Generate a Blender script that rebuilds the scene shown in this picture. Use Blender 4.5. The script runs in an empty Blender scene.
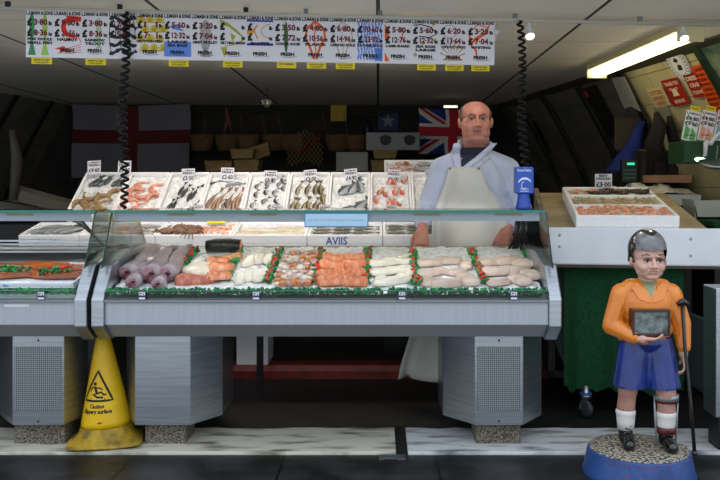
import bpy, bmesh, math, random
from mathutils import Vector, Matrix, Euler
from mathutils.bvhtree import BVHTree
random.seed(7)
R = math.radians
F = 850.0; EYE = 1.35; VX = 378.0; VY = 184.0
scn = bpy.context.scene
COL = scn.collection

def at(px, py, Y):
    return Vector(((px-VX)*Y/F, Y, EYE-(py-VY)*Y/F))
def hexc(h, a=1.0):
    def l(c):
        c /= 255.0
        return c/12.92 if c <= .04045 else ((c+.055)/1.055)**2.4
    return (l(int(h[0:2], 16)), l(int(h[2:4], 16)), l(int(h[4:6], 16)), a)
MATS = {}
def mat(name, col, rough=.6, metal=0., col2=None, scale=8., detail=4., lo=.35, hi=.65, bump=0., bscale=60., emit=None, trans=0., ior=1.45, vary=0., spec=.5, stretch=None, coat=0., sss=0.):
    if name in MATS: return MATS[name]
    m = bpy.data.materials.new(name); m.use_nodes = True
    nt = m.node_tree; N = nt.nodes; L = nt.links
    b = N['Principled BSDF']
    b.inputs['Base Color'].default_value = hexc(col)
    b.inputs['Roughness'].default_value = rough
    b.inputs['Metallic'].default_value = metal
    b.inputs['IOR'].default_value = ior
    b.inputs['Specular IOR Level'].default_value = spec
    if trans: b.inputs['Transmission Weight'].default_value = trans
    if coat: b.inputs['Coat Weight'].default_value = coat
    if sss:
        b.inputs['Subsurface Weight'].default_value = sss; b.inputs['Subsurface Radius'].default_value = (.01, .004, .002)
    if emit:
        b.inputs['Emission Color'].default_value = hexc(emit[0]); b.inputs['Emission Strength'].default_value = emit[1]
    tc = None
    if col2 or bump:
        tc = N.new('ShaderNodeTexCoord'); src = tc.outputs['Object']
        if stretch:
            mp = N.new('ShaderNodeMapping'); mp.inputs['Scale'].default_value = stretch
            L.new(src, mp.inputs['Vector']); src = mp.outputs['Vector']
    last = None
    if col2:
        n = N.new('ShaderNodeTexNoise'); n.inputs['Scale'].default_value = scale; n.inputs['Detail'].default_value = detail
        L.new(src, n.inputs['Vector'])
        cr = N.new('ShaderNodeValToRGB'); cr.color_ramp.elements[0].position = lo; cr.color_ramp.elements[1].position = hi
        cr.color_ramp.elements[0].color = hexc(col); cr.color_ramp.elements[1].color = hexc(col2)
        L.new(n.outputs['Fac'], cr.inputs['Fac']); last = cr.outputs['Color']
        L.new(last, b.inputs['Base Color'])
    if vary:
        oi = N.new('ShaderNodeObjectInfo'); hs = N.new('ShaderNodeHueSaturation')
        mr = N.new('ShaderNodeMapRange'); mr.inputs['To Min'].default_value = 1-vary; mr.inputs['To Max'].default_value = 1+vary
        L.new(oi.outputs['Random'], mr.inputs['Value']); L.new(mr.outputs['Result'], hs.inputs['Value'])
        if last: L.new(last, hs.inputs['Color'])
        else: hs.inputs['Color'].default_value = hexc(col)
        L.new(hs.outputs['Color'], b.inputs['Base Color'])
    if bump:
        n2 = N.new('ShaderNodeTexNoise'); n2.inputs['Scale'].default_value = bscale; n2.inputs['Detail'].default_value = 3
        L.new(src, n2.inputs['Vector'])
        bp = N.new('ShaderNodeBump'); bp.inputs['Strength'].default_value = bump; bp.inputs['Distance'].default_value = .01
        L.new(n2.outputs['Fac'], bp.inputs['Height']); L.new(bp.outputs['Normal'], b.inputs['Normal'])
    MATS[name] = m
    return m
def grid_lines(m, sx, sy, wx, wy, linecol, axes=(0, 1), off=(0, 0), wy_col=None):
    """dark joint lines at regular spacing over a surface, in object coordinates"""
    nt = m.node_tree; N = nt.nodes; L = nt.links; b = N['Principled BSDF']
    tc = N.new('ShaderNodeTexCoord'); sp = N.new('ShaderNodeSeparateXYZ'); L.new(tc.outputs['Object'], sp.inputs[0])
    prev = b.inputs['Base Color'].links[0].from_socket if b.inputs['Base Color'].links else None
    base = tuple(b.inputs['Base Color'].default_value)
    for ax, s, w, o, lc in ((axes[0], sx, wx, off[0], linecol), (axes[1], sy, wy, off[1], wy_col or linecol)):
        a = N.new('ShaderNodeMath'); a.operation = 'ADD'; a.inputs[1].default_value = 1000*s - o; L.new(sp.outputs[ax], a.inputs[0])
        mo = N.new('ShaderNodeMath'); mo.operation = 'MODULO'; mo.inputs[1].default_value = s; L.new(a.outputs[0], mo.inputs[0])
        lt = N.new('ShaderNodeMath'); lt.operation = 'LESS_THAN'; lt.inputs[1].default_value = w; L.new(mo.outputs[0], lt.inputs[0])
        mx = N.new('ShaderNodeMix'); mx.data_type = 'RGBA'; L.new(lt.outputs[0], mx.inputs['Factor'])
        if prev: L.new(prev, mx.inputs[6])
        else: mx.inputs[6].default_value = base
        mx.inputs[7].default_value = hexc(lc)
        prev = mx.outputs[2]
    L.new(prev, b.inputs['Base Color'])
    return m

class MB:
    def __init__(s): s.v = []; s.f = []; s.m = []; s.s = []
    def add(s, vs, fs, m=0, smooth=False, M=None):
        o = len(s.v)
        s.v += [tuple(M @ Vector(p)) if M else tuple(p) for p in vs]
        for f in fs: s.f.append([i+o for i in f]); s.m.append(m); s.s.append(smooth)
        return s
    def box(s, x0, x1, y0, y1, z0, z1, m=0, M=None):
        vs = [(x, y, z) for x in (x0, x1) for y in (y0, y1) for z in (z0, z1)]
        return s.add(vs, [(0, 1, 3, 2), (4, 6, 7, 5), (0, 4, 5, 1), (2, 3, 7, 6), (0, 2, 6, 4), (1, 5, 7, 3)], m, False, M)
    def cbox(s, c, size, m=0, M=None):
        return s.box(c[0]-size[0]/2, c[0]+size[0]/2, c[1]-size[1]/2, c[1]+size[1]/2, c[2]-size[2]/2, c[2]+size[2]/2, m, M)
    def prism(s, prof, a, b, axis='x', m=0, M=None):
        n = len(prof)
        def mk(p, t): return (t, p[0], p[1]) if axis == 'x' else ((p[0], t, p[1]) if axis == 'y' else (p[0], p[1], t))
        vs = [mk(p, a) for p in prof] + [mk(p, b) for p in prof]
        fs = [(i, (i+1) % n, n+(i+1) % n, n+i) for i in range(n)] + [list(range(n))[::-1], list(range(n, 2*n))]
        return s.add(vs, fs, m, False, M)
    def tube(s, pts, r, n=8, m=0, M=None, closed=False, flat=None, caps=True):
        pts = [Vector(p) for p in pts]; k = len(pts)
        rs = [r]*k if not hasattr(r, '__len__') else r
        vs = []; up = None
        for i, p in enumerate(pts):
            if closed: t = pts[(i+1) % k]-pts[i-1]
            else: t = pts[min(i+1, k-1)]-pts[max(i-1, 0)]
            if t.length < 1e-9: t = Vector((0, 0, 1))
            t.normalize()
            if up is None:
                up = Vector((0, 0, 1)) if abs(t.z) < .9 else Vector((1, 0, 0))
            a = t.cross(up)
            if a.length < 1e-6: a = t.cross(Vector((0, 1, 0)))
            a.normalize(); b2 = a.cross(t).normalized(); up = b2
            for j in range(n):
                th = 2*math.pi*j/n
                ff = flat if flat else 1
                vs.append(p+a*math.cos(th)*rs[i]+b2*math.sin(th)*rs[i]*ff)
        fs = []
        for i in range(k if closed else k-1):
            q = (i+1) % k
            for j in range(n): fs.append((i*n+j, i*n+(j+1) % n, q*n+(j+1) % n, q*n+j))
        if not closed and caps: fs += [list(range(n))[::-1], list(range((k-1)*n, k*n))]
        return s.add(vs, fs, m, True, M)
    def lathe(s, prof, n=24, m=0, M=None, sx=1, sy=1, smooth=True):
        vs = []; fs = []
        k = len(prof)
        for r, z in prof:
            for j in range(n):
                a = 2*math.pi*j/n; vs.append((r*math.cos(a)*sx, r*math.sin(a)*sy, z))
        for i in range(k-1):
            for j in range(n): fs.append((i*n+j, i*n+(j+1) % n, (i+1)*n+(j+1) % n, (i+1)*n+j))
        if prof[0][0] > 1e-6: fs.append(list(range(n))[::-1])
        if prof[-1][0] > 1e-6: fs.append(list(range((k-1)*n, k*n)))
        return s.add(vs, fs, m, smooth, M)
    def ell(s, c, r, m=0, M=None, rot=None, nu=14, nv=9):
        if not hasattr(r, '__len__'): r = (r, r, r)
        T = Matrix.Translation(Vector(c)) @ (rot.to_4x4() if rot else Matrix.Identity(4)) @ Matrix.Diagonal((r[0], r[1], r[2], 1))
        if M: T = M @ T
        vs = [(0, 0, -1)]; fs = []
        for i in range(1, nv):
            ph = -math.pi/2+math.pi*i/nv
            for j in range(nu):
                a = 2*math.pi*j/nu; vs.append((math.cos(ph)*math.cos(a), math.cos(ph)*math.sin(a), math.sin(ph)))
        vs.append((0, 0, 1))
        for j in range(nu): fs.append((0, 1+(j+1) % nu, 1+j))
        for i in range(nv-2):
            for j in range(nu): fs.append((1+i*nu+j, 1+i*nu+(j+1) % nu, 1+(i+1)*nu+(j+1) % nu, 1+(i+1)*nu+j))
        t = len(vs)-1; o = 1+(nv-2)*nu
        for j in range(nu): fs.append((o+j, o+(j+1) % nu, t))
        return s.add(vs, fs, m, True, T)
    def cap(s, p0, r0, p1, r1, m=0, n=12, flat=None):
        """rounded tapering limb between two points"""
        p0 = Vector(p0); p1 = Vector(p1); d = p1-p0; L = d.length or 1e-6; d /= L
        pts = []; rs = []
        for k in range(5):
            a = math.pi/2*(1-k/4.); pts.append(p0-d*r0*math.sin(a)); rs.append(max(r0*math.cos(a), r0*.02))
        for k in range(5):
            a = math.pi/2*k/4.; pts.append(p1+d*r1*math.sin(a)); rs.append(max(r1*math.cos(a), r1*.02))
        return s.tube(pts, rs, n, m, flat=flat)
    def ribbon(s, pts, w, m=0, M=None, y=0.):
        """a flat pen stroke in the local xz plane"""
        P = [Vector((p[0], p[1])) for p in pts]; k = len(P); vs = []
        for i, p in enumerate(P):
            t = P[min(i+1, k-1)]-P[max(i-1, 0)]
            if t.length < 1e-9: t = Vector((1, 0))
            t.normalize(); nrm = Vector((-t.y, t.x)); ww = (w[i] if hasattr(w, '__len__') else w)/2
            for sg in (1, -1):
                q = p+nrm*ww*sg; vs.append((q.x, y, q.y))
        fs = [(2*i, 2*i+1, 2*i+3, 2*i+2) for i in range(k-1)]
        return s.add(vs, fs, m, False, M)
    def flatpoly(s, pts, m=0, M=None, y=0.):
        return s.add([(p[0], y, p[1]) for p in pts], [list(range(len(pts)))], m, False, M)
    def text(s, txt, u0, u1, vc, h, m=0, M=None, y=0., fit=True, bold=.018):
        vs, fs, w, hh = text_geo(txt, bold)
        if not vs: return s
        sx = (u1-u0)/w if fit else h/hh
        ux = u0 if fit else (u0+u1)/2-w*sx/2
        sz = h/.7
        return s.add([(ux+p[0]*sx, y, vc-h/2+p[1]*sz) for p in vs], fs, m, False, M)
    def mesh(s, name):
        me = bpy.data.meshes.new(name); me.from_pydata(s.v, [], s.f)
        me.polygons.foreach_set('material_index', s.m); me.polygons.foreach_set('use_smooth', s.s)
        me.update(); return me
    def build(s, name, mats, parent=None, M=None, bevel=0., seg=2, recalc=True):
        me = s.mesh(name)
        if recalc:
            bm = bmesh.new(); bm.from_mesh(me); bmesh.ops.recalc_face_normals(bm, faces=bm.faces); bm.to_mesh(me); bm.free()
        if not isinstance(mats, (list, tuple)): mats = [mats]
        for x in mats: me.materials.append(x)
        o = bpy.data.objects.new(name, me); COL.objects.link(o)
        if parent: o.parent = parent
        if M is not None: o.matrix_world = M if not parent else o.matrix_world
        if M is not None and parent: o.matrix_local = M
        if bevel:
            bv = o.modifiers.new('bevel', 'BEVEL'); bv.width = bevel; bv.segments = seg; bv.limit_method = 'ANGLE'; bv.angle_limit = R(35)
        return o
_TG = {}
def text_geo(txt, bold=.018):
    if (txt, bold) in _TG: return _TG[(txt, bold)]
    cu = bpy.data.curves.new('t', 'FONT'); cu.body = txt; cu.size = 1; cu.resolution_u = 2; cu.offset = bold
    ob = bpy.data.objects.new('t', cu); me = ob.to_mesh()
    vs = [(v.co.x, v.co.y) for v in me.vertices]; fs = [tuple(p.vertices) for p in me.polygons]
    ob.to_mesh_clear(); bpy.data.objects.remove(ob); bpy.data.curves.remove(cu)
    if vs:
        x0 = min(v[0] for v in vs); w = max(v[0] for v in vs)-x0; vs = [(a-x0, b) for a, b in vs]
        hh = .7
    else: w = hh = 1
    _TG[(txt, bold)] = (vs, fs, w, hh); return _TG[(txt, bold)]

def tag(o, label, cat, group=None, kind=None):
    if label: o['label'] = label
    if cat: o['category'] = cat
    if group: o['group'] = group
    if kind: o['kind'] = kind
    return o
def thing(name, label, cat, loc=(0, 0, 0), rz=0., group=None, M=None):
    o = bpy.data.objects.new(name, None); COL.objects.link(o); o.empty_display_size = .05
    if M is not None: o.matrix_world = M
    else: o.location = loc; o.rotation_euler = (0, 0, rz)
    return tag(o, label, cat, group)
def struct(o): o['kind'] = 'structure'; return o
def dup(o, parent=None):
    c = o.copy(); COL.objects.link(c)
    if parent: c.parent = parent
    for ch in [x for x in o.children]: dup(ch, c)
    return c
class Proto:
    """first placement makes the thing, later ones copy it and its parts"""
    def __init__(s, fn): s.fn = fn; s.o = None
    def place(s, M, label, cat, group=None):
        if s.o is None: s.o = s.fn(); o = s.o
        else: o = dup(s.o)
        o.matrix_world = M; tag(o, label, cat)
        if group: o['group'] = group
        elif 'group' in o: del o['group']
        return o
def blob(prims, voxel, smooth=4, fac=.5):
    """fuse overlapping closed shapes into one continuous smooth surface"""
    me = prims.mesh('blob'); o = bpy.data.objects.new('blob', me); COL.objects.link(o)
    r = o.modifiers.new('r', 'REMESH'); r.mode = 'VOXEL'; r.voxel_size = voxel; r.use_smooth_shade = True
    if smooth:
        sm = o.modifiers.new('s', 'SMOOTH'); sm.iterations = smooth; sm.factor = fac
    dg = bpy.context.evaluated_depsgraph_get(); dg.update()
    res = bpy.data.meshes.new_from_object(o.evaluated_get(dg))
    bpy.data.objects.remove(o); bpy.data.meshes.remove(me)
    return res
def blob_obj(me, name, mats, parent, pick=None, keep=None):
    """object from a fused surface; pick(center)->material index, keep(center)->bool"""
    if keep:
        bm = bmesh.new(); bm.from_mesh(me)
        bmesh.ops.delete(bm, geom=[f for f in bm.faces if not keep(f.calc_center_median())], context='FACES')
        me = bpy.data.meshes.new(name); bm.to_mesh(me); bm.free()
    me.materials.clear()
    for x in (mats if isinstance(mats, (list, tuple)) else [mats]): me.materials.append(x)
    if pick:
        for p in me.polygons: p.material_index = pick(p.center)
    else:
        for p in me.polygons: p.material_index = 0
    me.polygons.foreach_set('use_smooth', [True]*len(me.polygons))
    me.name = name
    o = bpy.data.objects.new(name, me); COL.objects.link(o); o.parent = parent
    return o
ORD = ['first', 'second', 'third', 'fourth', 'fifth', 'sixth', 'seventh', 'eighth', 'ninth', 'tenth', 'eleventh', 'twelfth', 'thirteenth', 'fourteenth']
ID = Matrix.Identity(4)
def T(x, y, z): return Matrix.Translation((x, y, z))
def RX(d): return Matrix.Rotation(R(d), 4, 'X')
def RY(d): return Matrix.Rotation(R(d), 4, 'Y')
def RZ(d): return Matrix.Rotation(R(d), 4, 'Z')
def S(x, y=None, z=None):
    return Matrix.Diagonal((x, y if y else x, z if z else x, 1))

# ---------------------------------------------------------------- materials
steel = mat('brushed steel', '9fa7b0', .3, .92, 'b2bac2', 4, 3, bump=.05, bscale=30, stretch=(1, 1, 25))
steel_dark = mat('dark steel trim', '7f878e', .4, .8)  # plain darker steel for ledges, pins and small fittings
poly_w = mat('white polystyrene', 'f9f9fb', .6, 0, 'f2f2f4', 60, 2, bump=.05, bscale=250)
ice_m = mat('crushed ice', 'f1f3f4', .3, 0, 'c3c9ce', 38, 6, .42, .68, bump=.5, bscale=120)
black = mat('black plastic', '101113', .45)
white_paint = mat('white paint', 'e6ebf2', .45, 0, 'dbe1e9', 5, 4)
red_m = mat('red plastic', 'b8261e', .4, vary=.2)
green_leaf = mat('green plastic parsley', '0f6a38', .5, 0, '1f8d4c', 40, 2)
green_turf = mat('artificial grass cloth', '0a3d20', .9, 0, '0e552c', 60, 4, bump=.8, bscale=300)
paper = mat('white card', 'dcdce6', .7)
ink = mat('black ink', '0a0a0c', .6)
wood_l = mat('pale crate wood', 'b49a6c', .8, 0, '92794f', 9, 4, stretch=(1, 8, 8))
yel = mat('yellow card', 'd8c41a', .6)
glass = mat('counter glass', 'dff0ea', .02, 0, trans=1.0, ior=1.45)
glass_edge = mat('green glass edge', '2b7f70', .15, 0)
# ================================================================ setting
# ground: dark wet paving outside, dark concrete inside
pav = mat('wet dark paving', '19191a', .45, 0, '343436', 4, 8, .42, .72, bump=.35, bscale=14)
grid_lines(pav, .75, .5, .012, .012, '070708', off=(.28, 3.2))
fl = mat('wet dark concrete', '131313', .6, 0, '202020', 9, 6, .35, .7, bump=.5, bscale=60)
struct(MB().box(-9, 9, 2.2, 4.235, -.05, 0).build('floor', pav))
struct(MB().box(-14, 14, -12, 2.2, -.05, -.002).build('floor.002', mat('pale bounce street paving', 'dedcd6', .8, 0, 'd2d0c9', 2, 4)))  # unseen street, made pale to bounce light up onto the ceiling
struct(MB().box(-6, 6, 4.235, 11, -.05, -.004).build('floor', fl)).name = 'floor.001'
marble = mat('worn marble', 'ced1d3', .4, 0, '6f757a', 7, 12, .5, .68, bump=.1, bscale=30, stretch=(.6, 2.2, 1))
marble2 = mat('worn yellowed marble', 'cccabc', .4, 0, '6f6d58', 7, 12, .5, .68, bump=.1, bscale=30, stretch=(.6, 2.2, 1))
def slab(x0, x1, m, jag, nm):
    random.seed(jag); fr = []; n = 30
    for i in range(n+1):
        x = x0+(x1-x0)*i/n; fr.append((x, 4.236+random.uniform(0, .006)))
    bk = [(x1-(x1-x0)*i/n, 4.665+random.uniform(-.02, .006)) for i in range(n+1)]
    return struct(MB().prism(fr+bk, -.04, .014, 'z').build(nm, m, bevel=.004))
slab(-3.2, .09, marble2, 3, 'trim_1'); slab(.15, 2.9, marble, 5, 'trim_2')
tag(MB().box(0, .13, 0, .05, 0, .006).box(.0, .02, -.012, 0, 0, .006).box(.09, .13, -.012, 0, 0, .006).build('metal_bracket', steel_dark, M=T(.005, 4.175, 0)),
    'small flat metal bracket lying on the paving by the gap in the marble step', 'bracket')
# red painted kerb deep inside
struct(MB().prism([(5.9, -.004), (5.9, .05), (5.93, .085), (6.1, .085), (6.1, -.004)], -1.4, 1.2).build('trim_3', mat('red painted kerb', '7a241e', .5, 0, '551812', 12, 5)))
# ceiling
ceil_m = mat('ceiling panels', 'efeadf', .7, 0, 'e6e0d4', 2, 4)
grid_lines(ceil_m, 1.2, .75, .022, .008, '2b2620', off=(-.011, .42), wy_col='8e877a')
struct(MB().box(-4.9, 2.6, 3.95, 10.6, 2.3, 2.36).build('ceiling', ceil_m))
struct(MB().box(-6, 6, 3.85, 3.95, 2.3, 4.2).build('wall_front', mat('dull shopfront board', '4c5550', .6, 0, '3f4743', 3, 4)))
def xr(Y): return 2.2-.157*(Y-5.49)
def xl(Y): return -3.94+.2*(Y-8.87)
def off(t): return .62*t-.11*t*t
def wallgrid(fx, sgn, ya, yb, mats, nm, pick=None, n=24):
    b = MB(); vs = []; m = 14
    for i in range(n+1):
        Y = ya+(yb-ya)*i/n
        for j in range(m+1):
            t = 2.3*j/m; vs.append((fx(Y)+sgn*off(t), Y, 2.3-t))
    for i in range(n+1):
        Y = ya+(yb-ya)*i/n
        for j in range(m+1):
            t = 2.3*j/m; vs.append((fx(Y)+sgn*(off(t)+.06), Y, 2.3-t))
    fs = []; K = (n+1)*(m+1)
    for i in range(n):
        for j in range(m):
            a = i*(m+1)+j; fs.append((a, a+1, a+m+2, a+m+1)); fs.append((K+a, K+a+m+1, K+a+m+2, K+a+1))
    b.add(vs, fs, 0, True)
    return struct(b.build(nm, mats, recalc=False))
tile = mat('cream glazed tiles', 'c5bd98', .35, 0, 'b5ac86', 3, 3)
grid_lines(tile, .3, .22, .006, .008, '8c8156', axes=(1, 2))
darkwall = mat('grey vaulted lining', '5c5a50', .8, 0, '47463f', 3, 4)
grid_lines(darkwall, .6, .3, .006, .008, '3a3932', axes=(1, 2))
wallgrid(xr, 1, 4.2, 6.95, tile, 'wall_right')
wallgrid(xr, 1, 6.95, 10.6, darkwall, 'wall_right_rear')
wallgrid(xl, -1, 4.2, 10.6, darkwall, 'wall_left')
bk = mat('dark back wall', '2a2825', .85, 0, '1c1b19', 3, 4)
struct(MB().box(-5.2, 3.2, 10.2, 10.3, 0, 2.3).build('wall_back', bk))
def rib(fx, sgn, Y, w, m, nm, th=.03):
    pts = [Vector((fx(Y)+sgn*(off(2.3*j/14)-.012), Y, 2.3-2.3*j/14)) for j in range(15)]
    b = MB(); vs = []
    for p in pts:
        for dy in (-w/2, w/2):
            for dx in (0, -sgn*th): vs.append((p.x+dx, p.y+dy, p.z))
    fs = []
    for i in range(14):
        a = 4*i; fs += [(a, a+4, a+5, a+1), (a+2, a+3, a+7, a+6), (a+1, a+5, a+7, a+3), (a, a+2, a+6, a+4)]
    fs += [(0, 1, 3, 2), (56, 58, 59, 57)]
    return struct(b.add(vs, fs).build(nm, m))
rib_m = mat('dark painted rib', '161512', .6)
rib_g = mat('dark green painted rib', '12301c', .5)
k = 4
for Y, w, mm, sg in ((9.5, .08, rib_m, 1), (8.75, .09, rib_m, 1), (7.85, .08, rib_m, 1), (6.95, .12, rib_m, 1), (5.75, .09, rib_g, 1), (9.75, .1, rib_m, -1), (9.1, .1, rib_m, -1), (8.3, .12, rib_m, -1)):
    rib(xr if sg > 0 else xl, sg, Y, w, mm, 'trim_%d' % k); k += 1
# angle trim between ceiling and right wall
struct(MB().add([(xr(Y)+dx, Y, z) for Y in (4.2, 10.2) for dx, z in ((-.05, 2.3), (.02, 2.3), (.02, 2.25), (-.05, 2.285))],
    [(0, 1, 2, 3), (7, 6, 5, 4), (0, 4, 5, 1), (1, 5, 6, 2), (2, 6, 7, 3), (3, 7, 4, 0)]).build('trim_%d' % k, mat('dark angle trim', '3a362c', .6)))

# ---- a hanging rail across the front with clips
def bary(px): return 4.42+.46*px/720.
def barp(px): # point on the rail above a picture column
    Y = bary(px); return Vector(((px-VX)*Y/F, Y, 2.262))
rl = thing('display_rail', 'long thin white rail under the ceiling carrying the row of price cards', 'rail', barp(300))
b = MB(); a0 = barp(-60)-barp(300); a1 = barp(790)-barp(300)
b.tube([a0, a1], .011, 8); b.build('rail_bar', mat('off white rail', 'b9b6ae', .5), rl)
for px in (8, 120, 246, 306, 380, 515, 640):
    p = barp(px)-barp(300)
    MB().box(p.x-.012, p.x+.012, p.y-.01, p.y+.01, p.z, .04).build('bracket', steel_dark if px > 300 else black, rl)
# ================================================================ price cards on the rail
C_ = dict(w=0, k=1, r=2, c1=3, c2=4)
dred = mat('dark red ink', '6e1420', .6)
ART = {n: mat(n+' crayon', h, .7) for n, h in (('green', '3f8a5a'), ('lime', '9cc45a'), ('scarlet', 'd8331c'), ('sage', 'a9c4a4'), ('charcoal', '2b2b2e'), ('mustard', 'c9b42a'),
       ('blue', '5f8ae0'), ('silver', 'a2a6aa'), ('olive', 'a7a83e'), ('amber', 'e09422'), ('orange', 'e2601c'), ('tan', 'b5926a'), ('navy', '1c3fa8'), ('forest', '2f6a34'))}
W_, H_ = .146, .252
def arc(cx, cy, rx, ry, a0, a1, n=12): return [(cx+rx*math.cos(R(a0+(a1-a0)*i/n)), cy+ry*math.sin(R(a0+(a1-a0)*i/n))) for i in range(n+1)]
def art(b, kind, y=-.0008):
    if kind == 'twofish':
        for cx, m in ((.03, 3), (.095, 4)):
            b.flatpoly(arc(cx, -.09, .013, .07, 0, 350, 16), m, y=y)
            b.flatpoly([(cx, -.15), (cx+.02, -.24), (cx-.02, -.24)], m, y=y)
    elif kind == 'lobster':
        b.ribbon(arc(.105, -.09, .055, .05, 60, 300), [.006+.02*math.sin(i/12*3.14) for i in range(13)], 3, y=y)
        for i in range(6): b.ribbon([(.06+.012*i, -.13), (.04+.02*i, -.16-.01*(i % 2))], .004, 3, y=y)
        b.flatpoly([(.005, -.205), (.05, -.19), (.065, -.2), (.06, -.215), (.02, -.235), (.04, -.212)], 3, y=y)
        for i in range(4): b.ribbon([(.06, -.205-.006*i), (.14, -.18-.014*i)], .003, 3, y=y)
        b.flatpoly([(.06, -.03), (.14, -.035), (.14, -.06), (.09, -.065)], 3, y=y)
    elif kind == 'slim':
        b.flatpoly(arc(.09, -.11, .014, .075, 0, 350, 14), 3, y=y); b.flatpoly([(.09, -.17), (.105, -.2), (.075, -.2)], 3, y=y)
    elif kind == 'stripes':
        for i in range(5):
            z = -.045-.042*i
            b.ribbon([(.004+.014*j, z+.012*math.sin(j*.9+i)) for j in range(11)], [.007+.016*abs(math.sin(j*1.3+i)) for j in range(11)], 3, y=y)
        for cx in (.02, .075, .12): b.ribbon(arc(cx, -.13, .016, .09, 0, 300), .004, 3, y=y)
    elif kind == 'scallop':
        for r in range(4):
            for c in range(3):
                cx = .025+.048*c+(.02 if r % 2 else 0); cz = -.055-.05*r
                for a in range(0, 181, 30): b.ribbon([(cx, cz), (cx+.026*math.cos(R(a)), cz+.036*math.sin(R(a)))], [.006, .011], 3, y=y)
    elif kind == 'seabass':
        b.flatpoly([(.003, -.155), (.143, -.155), (.143, -.235), (.003, -.235)], 3, y=y); b.flatpoly([(.03, -.075), (.06, -.065), (.11, -.1), (.05, -.09)], 3, y=y)
    elif kind == 'mullet':
        b.flatpoly(arc(.075, -.12, .03, .085, 0, 350, 16), 3, y=y); b.flatpoly([(.075, -.17), (.105, -.235), (.05, -.235)], 3, y=y)
    elif kind == 'bream':
        b.flatpoly([(.005, -.03), (.05, -.05), (.1, -.09), (.14, -.13), (.11, -.115), (.05, -.07), (.01, -.06)], 3, y=y)
        b.ribbon([(.14, -.13), (.1, -.16), (.03, -.175)], .006, 3, y=y); b.flatpoly([(.01, -.18), (.045, -.18), (.03, -.235)], 3, y=y)
        b.flatpoly([(.06, -.1), (.09, -.12), (.07, -.15)], 3, y=y)
    elif kind == 'snapper':
        b.ribbon([(.003+.01*j, -.037+.004*(j % 2)) for j in range(15)], .01, 4, y=y); b.flatpoly([(.003, -.155), (.143, -.155), (.143, -.168), (.003, -.168)], 4, y=y)
        b.ribbon(arc(.14, -.09, .06, .04, 100, 260), .005, 3, y=y); b.ribbon([(.06, -.055), (.04, -.09), (.06, -.13)], .008, 3, y=y); b.flatpoly([(.004, -.085), (.03, -.09), (.05, -.06), (.035, -.105), (.004, -.11)], 3, y=y)
    elif kind == 'greenfish':
        b.flatpoly(arc(.065, -.12, .011, .085, 0, 350, 16), 3, y=y); b.ribbon(arc(.08, -.06, .03, .04, 0, 180), .003, 4, y=y)
    elif kind in ('flat', 'flatthin'):
        w = .013 if kind == 'flat' else .005
        b.ribbon([(.075, -.03), (.03, -.07), (.022, -.12), (.045, -.17), (.068, -.235)], w, 3, y=y); b.ribbon([(.075, -.03), (.12, -.07), (.128, -.12), (.1, -.17), (.08, -.235)], w, 3, y=y)
        b.ribbon([(.075, -.04), (.07, -.12), (.078, -.2)], w*.5, 3, y=y)
    elif kind == 'waves':
        for c in range(9):
            b.ribbon([(.01+.0155*c+.004*math.sin(j+c), -.03-.012*j) for j in range(18)], [.008+.003*math.sin(j*2.1+c) for j in range(18)], 3, y=y)
        b.flatpoly([(.1, -.17), (.142, -.17), (.142, -.24), (.1, -.24)], 3, y=y)
    elif kind == 'shark':
        b.flatpoly([(.003, -.035), (.03, -.07), (.025, -.11), (.003, -.13)], 3, y=y); b.flatpoly([(.003, -.19), (.03, -.24), (.003, -.24)], 3, y=y)
        b.ribbon(arc(.13, -.1, .03, .03, 90, 260), .007, 3, y=y)
    elif kind == 'bigfish':
        b.ribbon([(.01, -.04), (.05, -.035), (.11, -.05), (.14, -.085), (.1, -.105), (.04, -.1)], .006, 3, y=y)
        for p in ((.12, -.03), (.13, -.12), (.02, -.2), (.06, -.135)): b.flatpoly([(p[0]-.012, p[1]), (p[0], p[1]+.012), (p[0]+.012, p[1]-.004), (p[0], p[1]-.014)], 4, y=y)
    elif kind == 'sun':
        for a in range(20, 161, 20): b.flatpoly([(.075+.02*math.cos(R(a)), -.22+.02*math.sin(R(a))), (.075+.075*math.cos(R(a-3)), -.22+.09*math.sin(R(a-3))), (.075+.075*math.cos(R(a+3)), -.22+.09*math.sin(R(a+3)))], 3, y=y)
        b.flatpoly(arc(.075, -.23, .055, .02, 0, 180), 3, y=y); b.ribbon(arc(.06, -.07, .04, .035, 0, 340), .003, 3, y=y)
    elif kind == 'squid':
        b.ribbon([(.13, -.03), (.1, -.08), (.05, -.11), (.02, -.14), (.05, -.17), (.06, -.22)], [.006, .016, .02, .012, .012, .008], 3, y=y)
        b.ribbon([(.03, -.06), (.06, -.03), (.12, -.045)], .006, 3, y=y); b.ribbon([(.02, -.06), (.015, -.13)], .01, 3, y=y)
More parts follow.
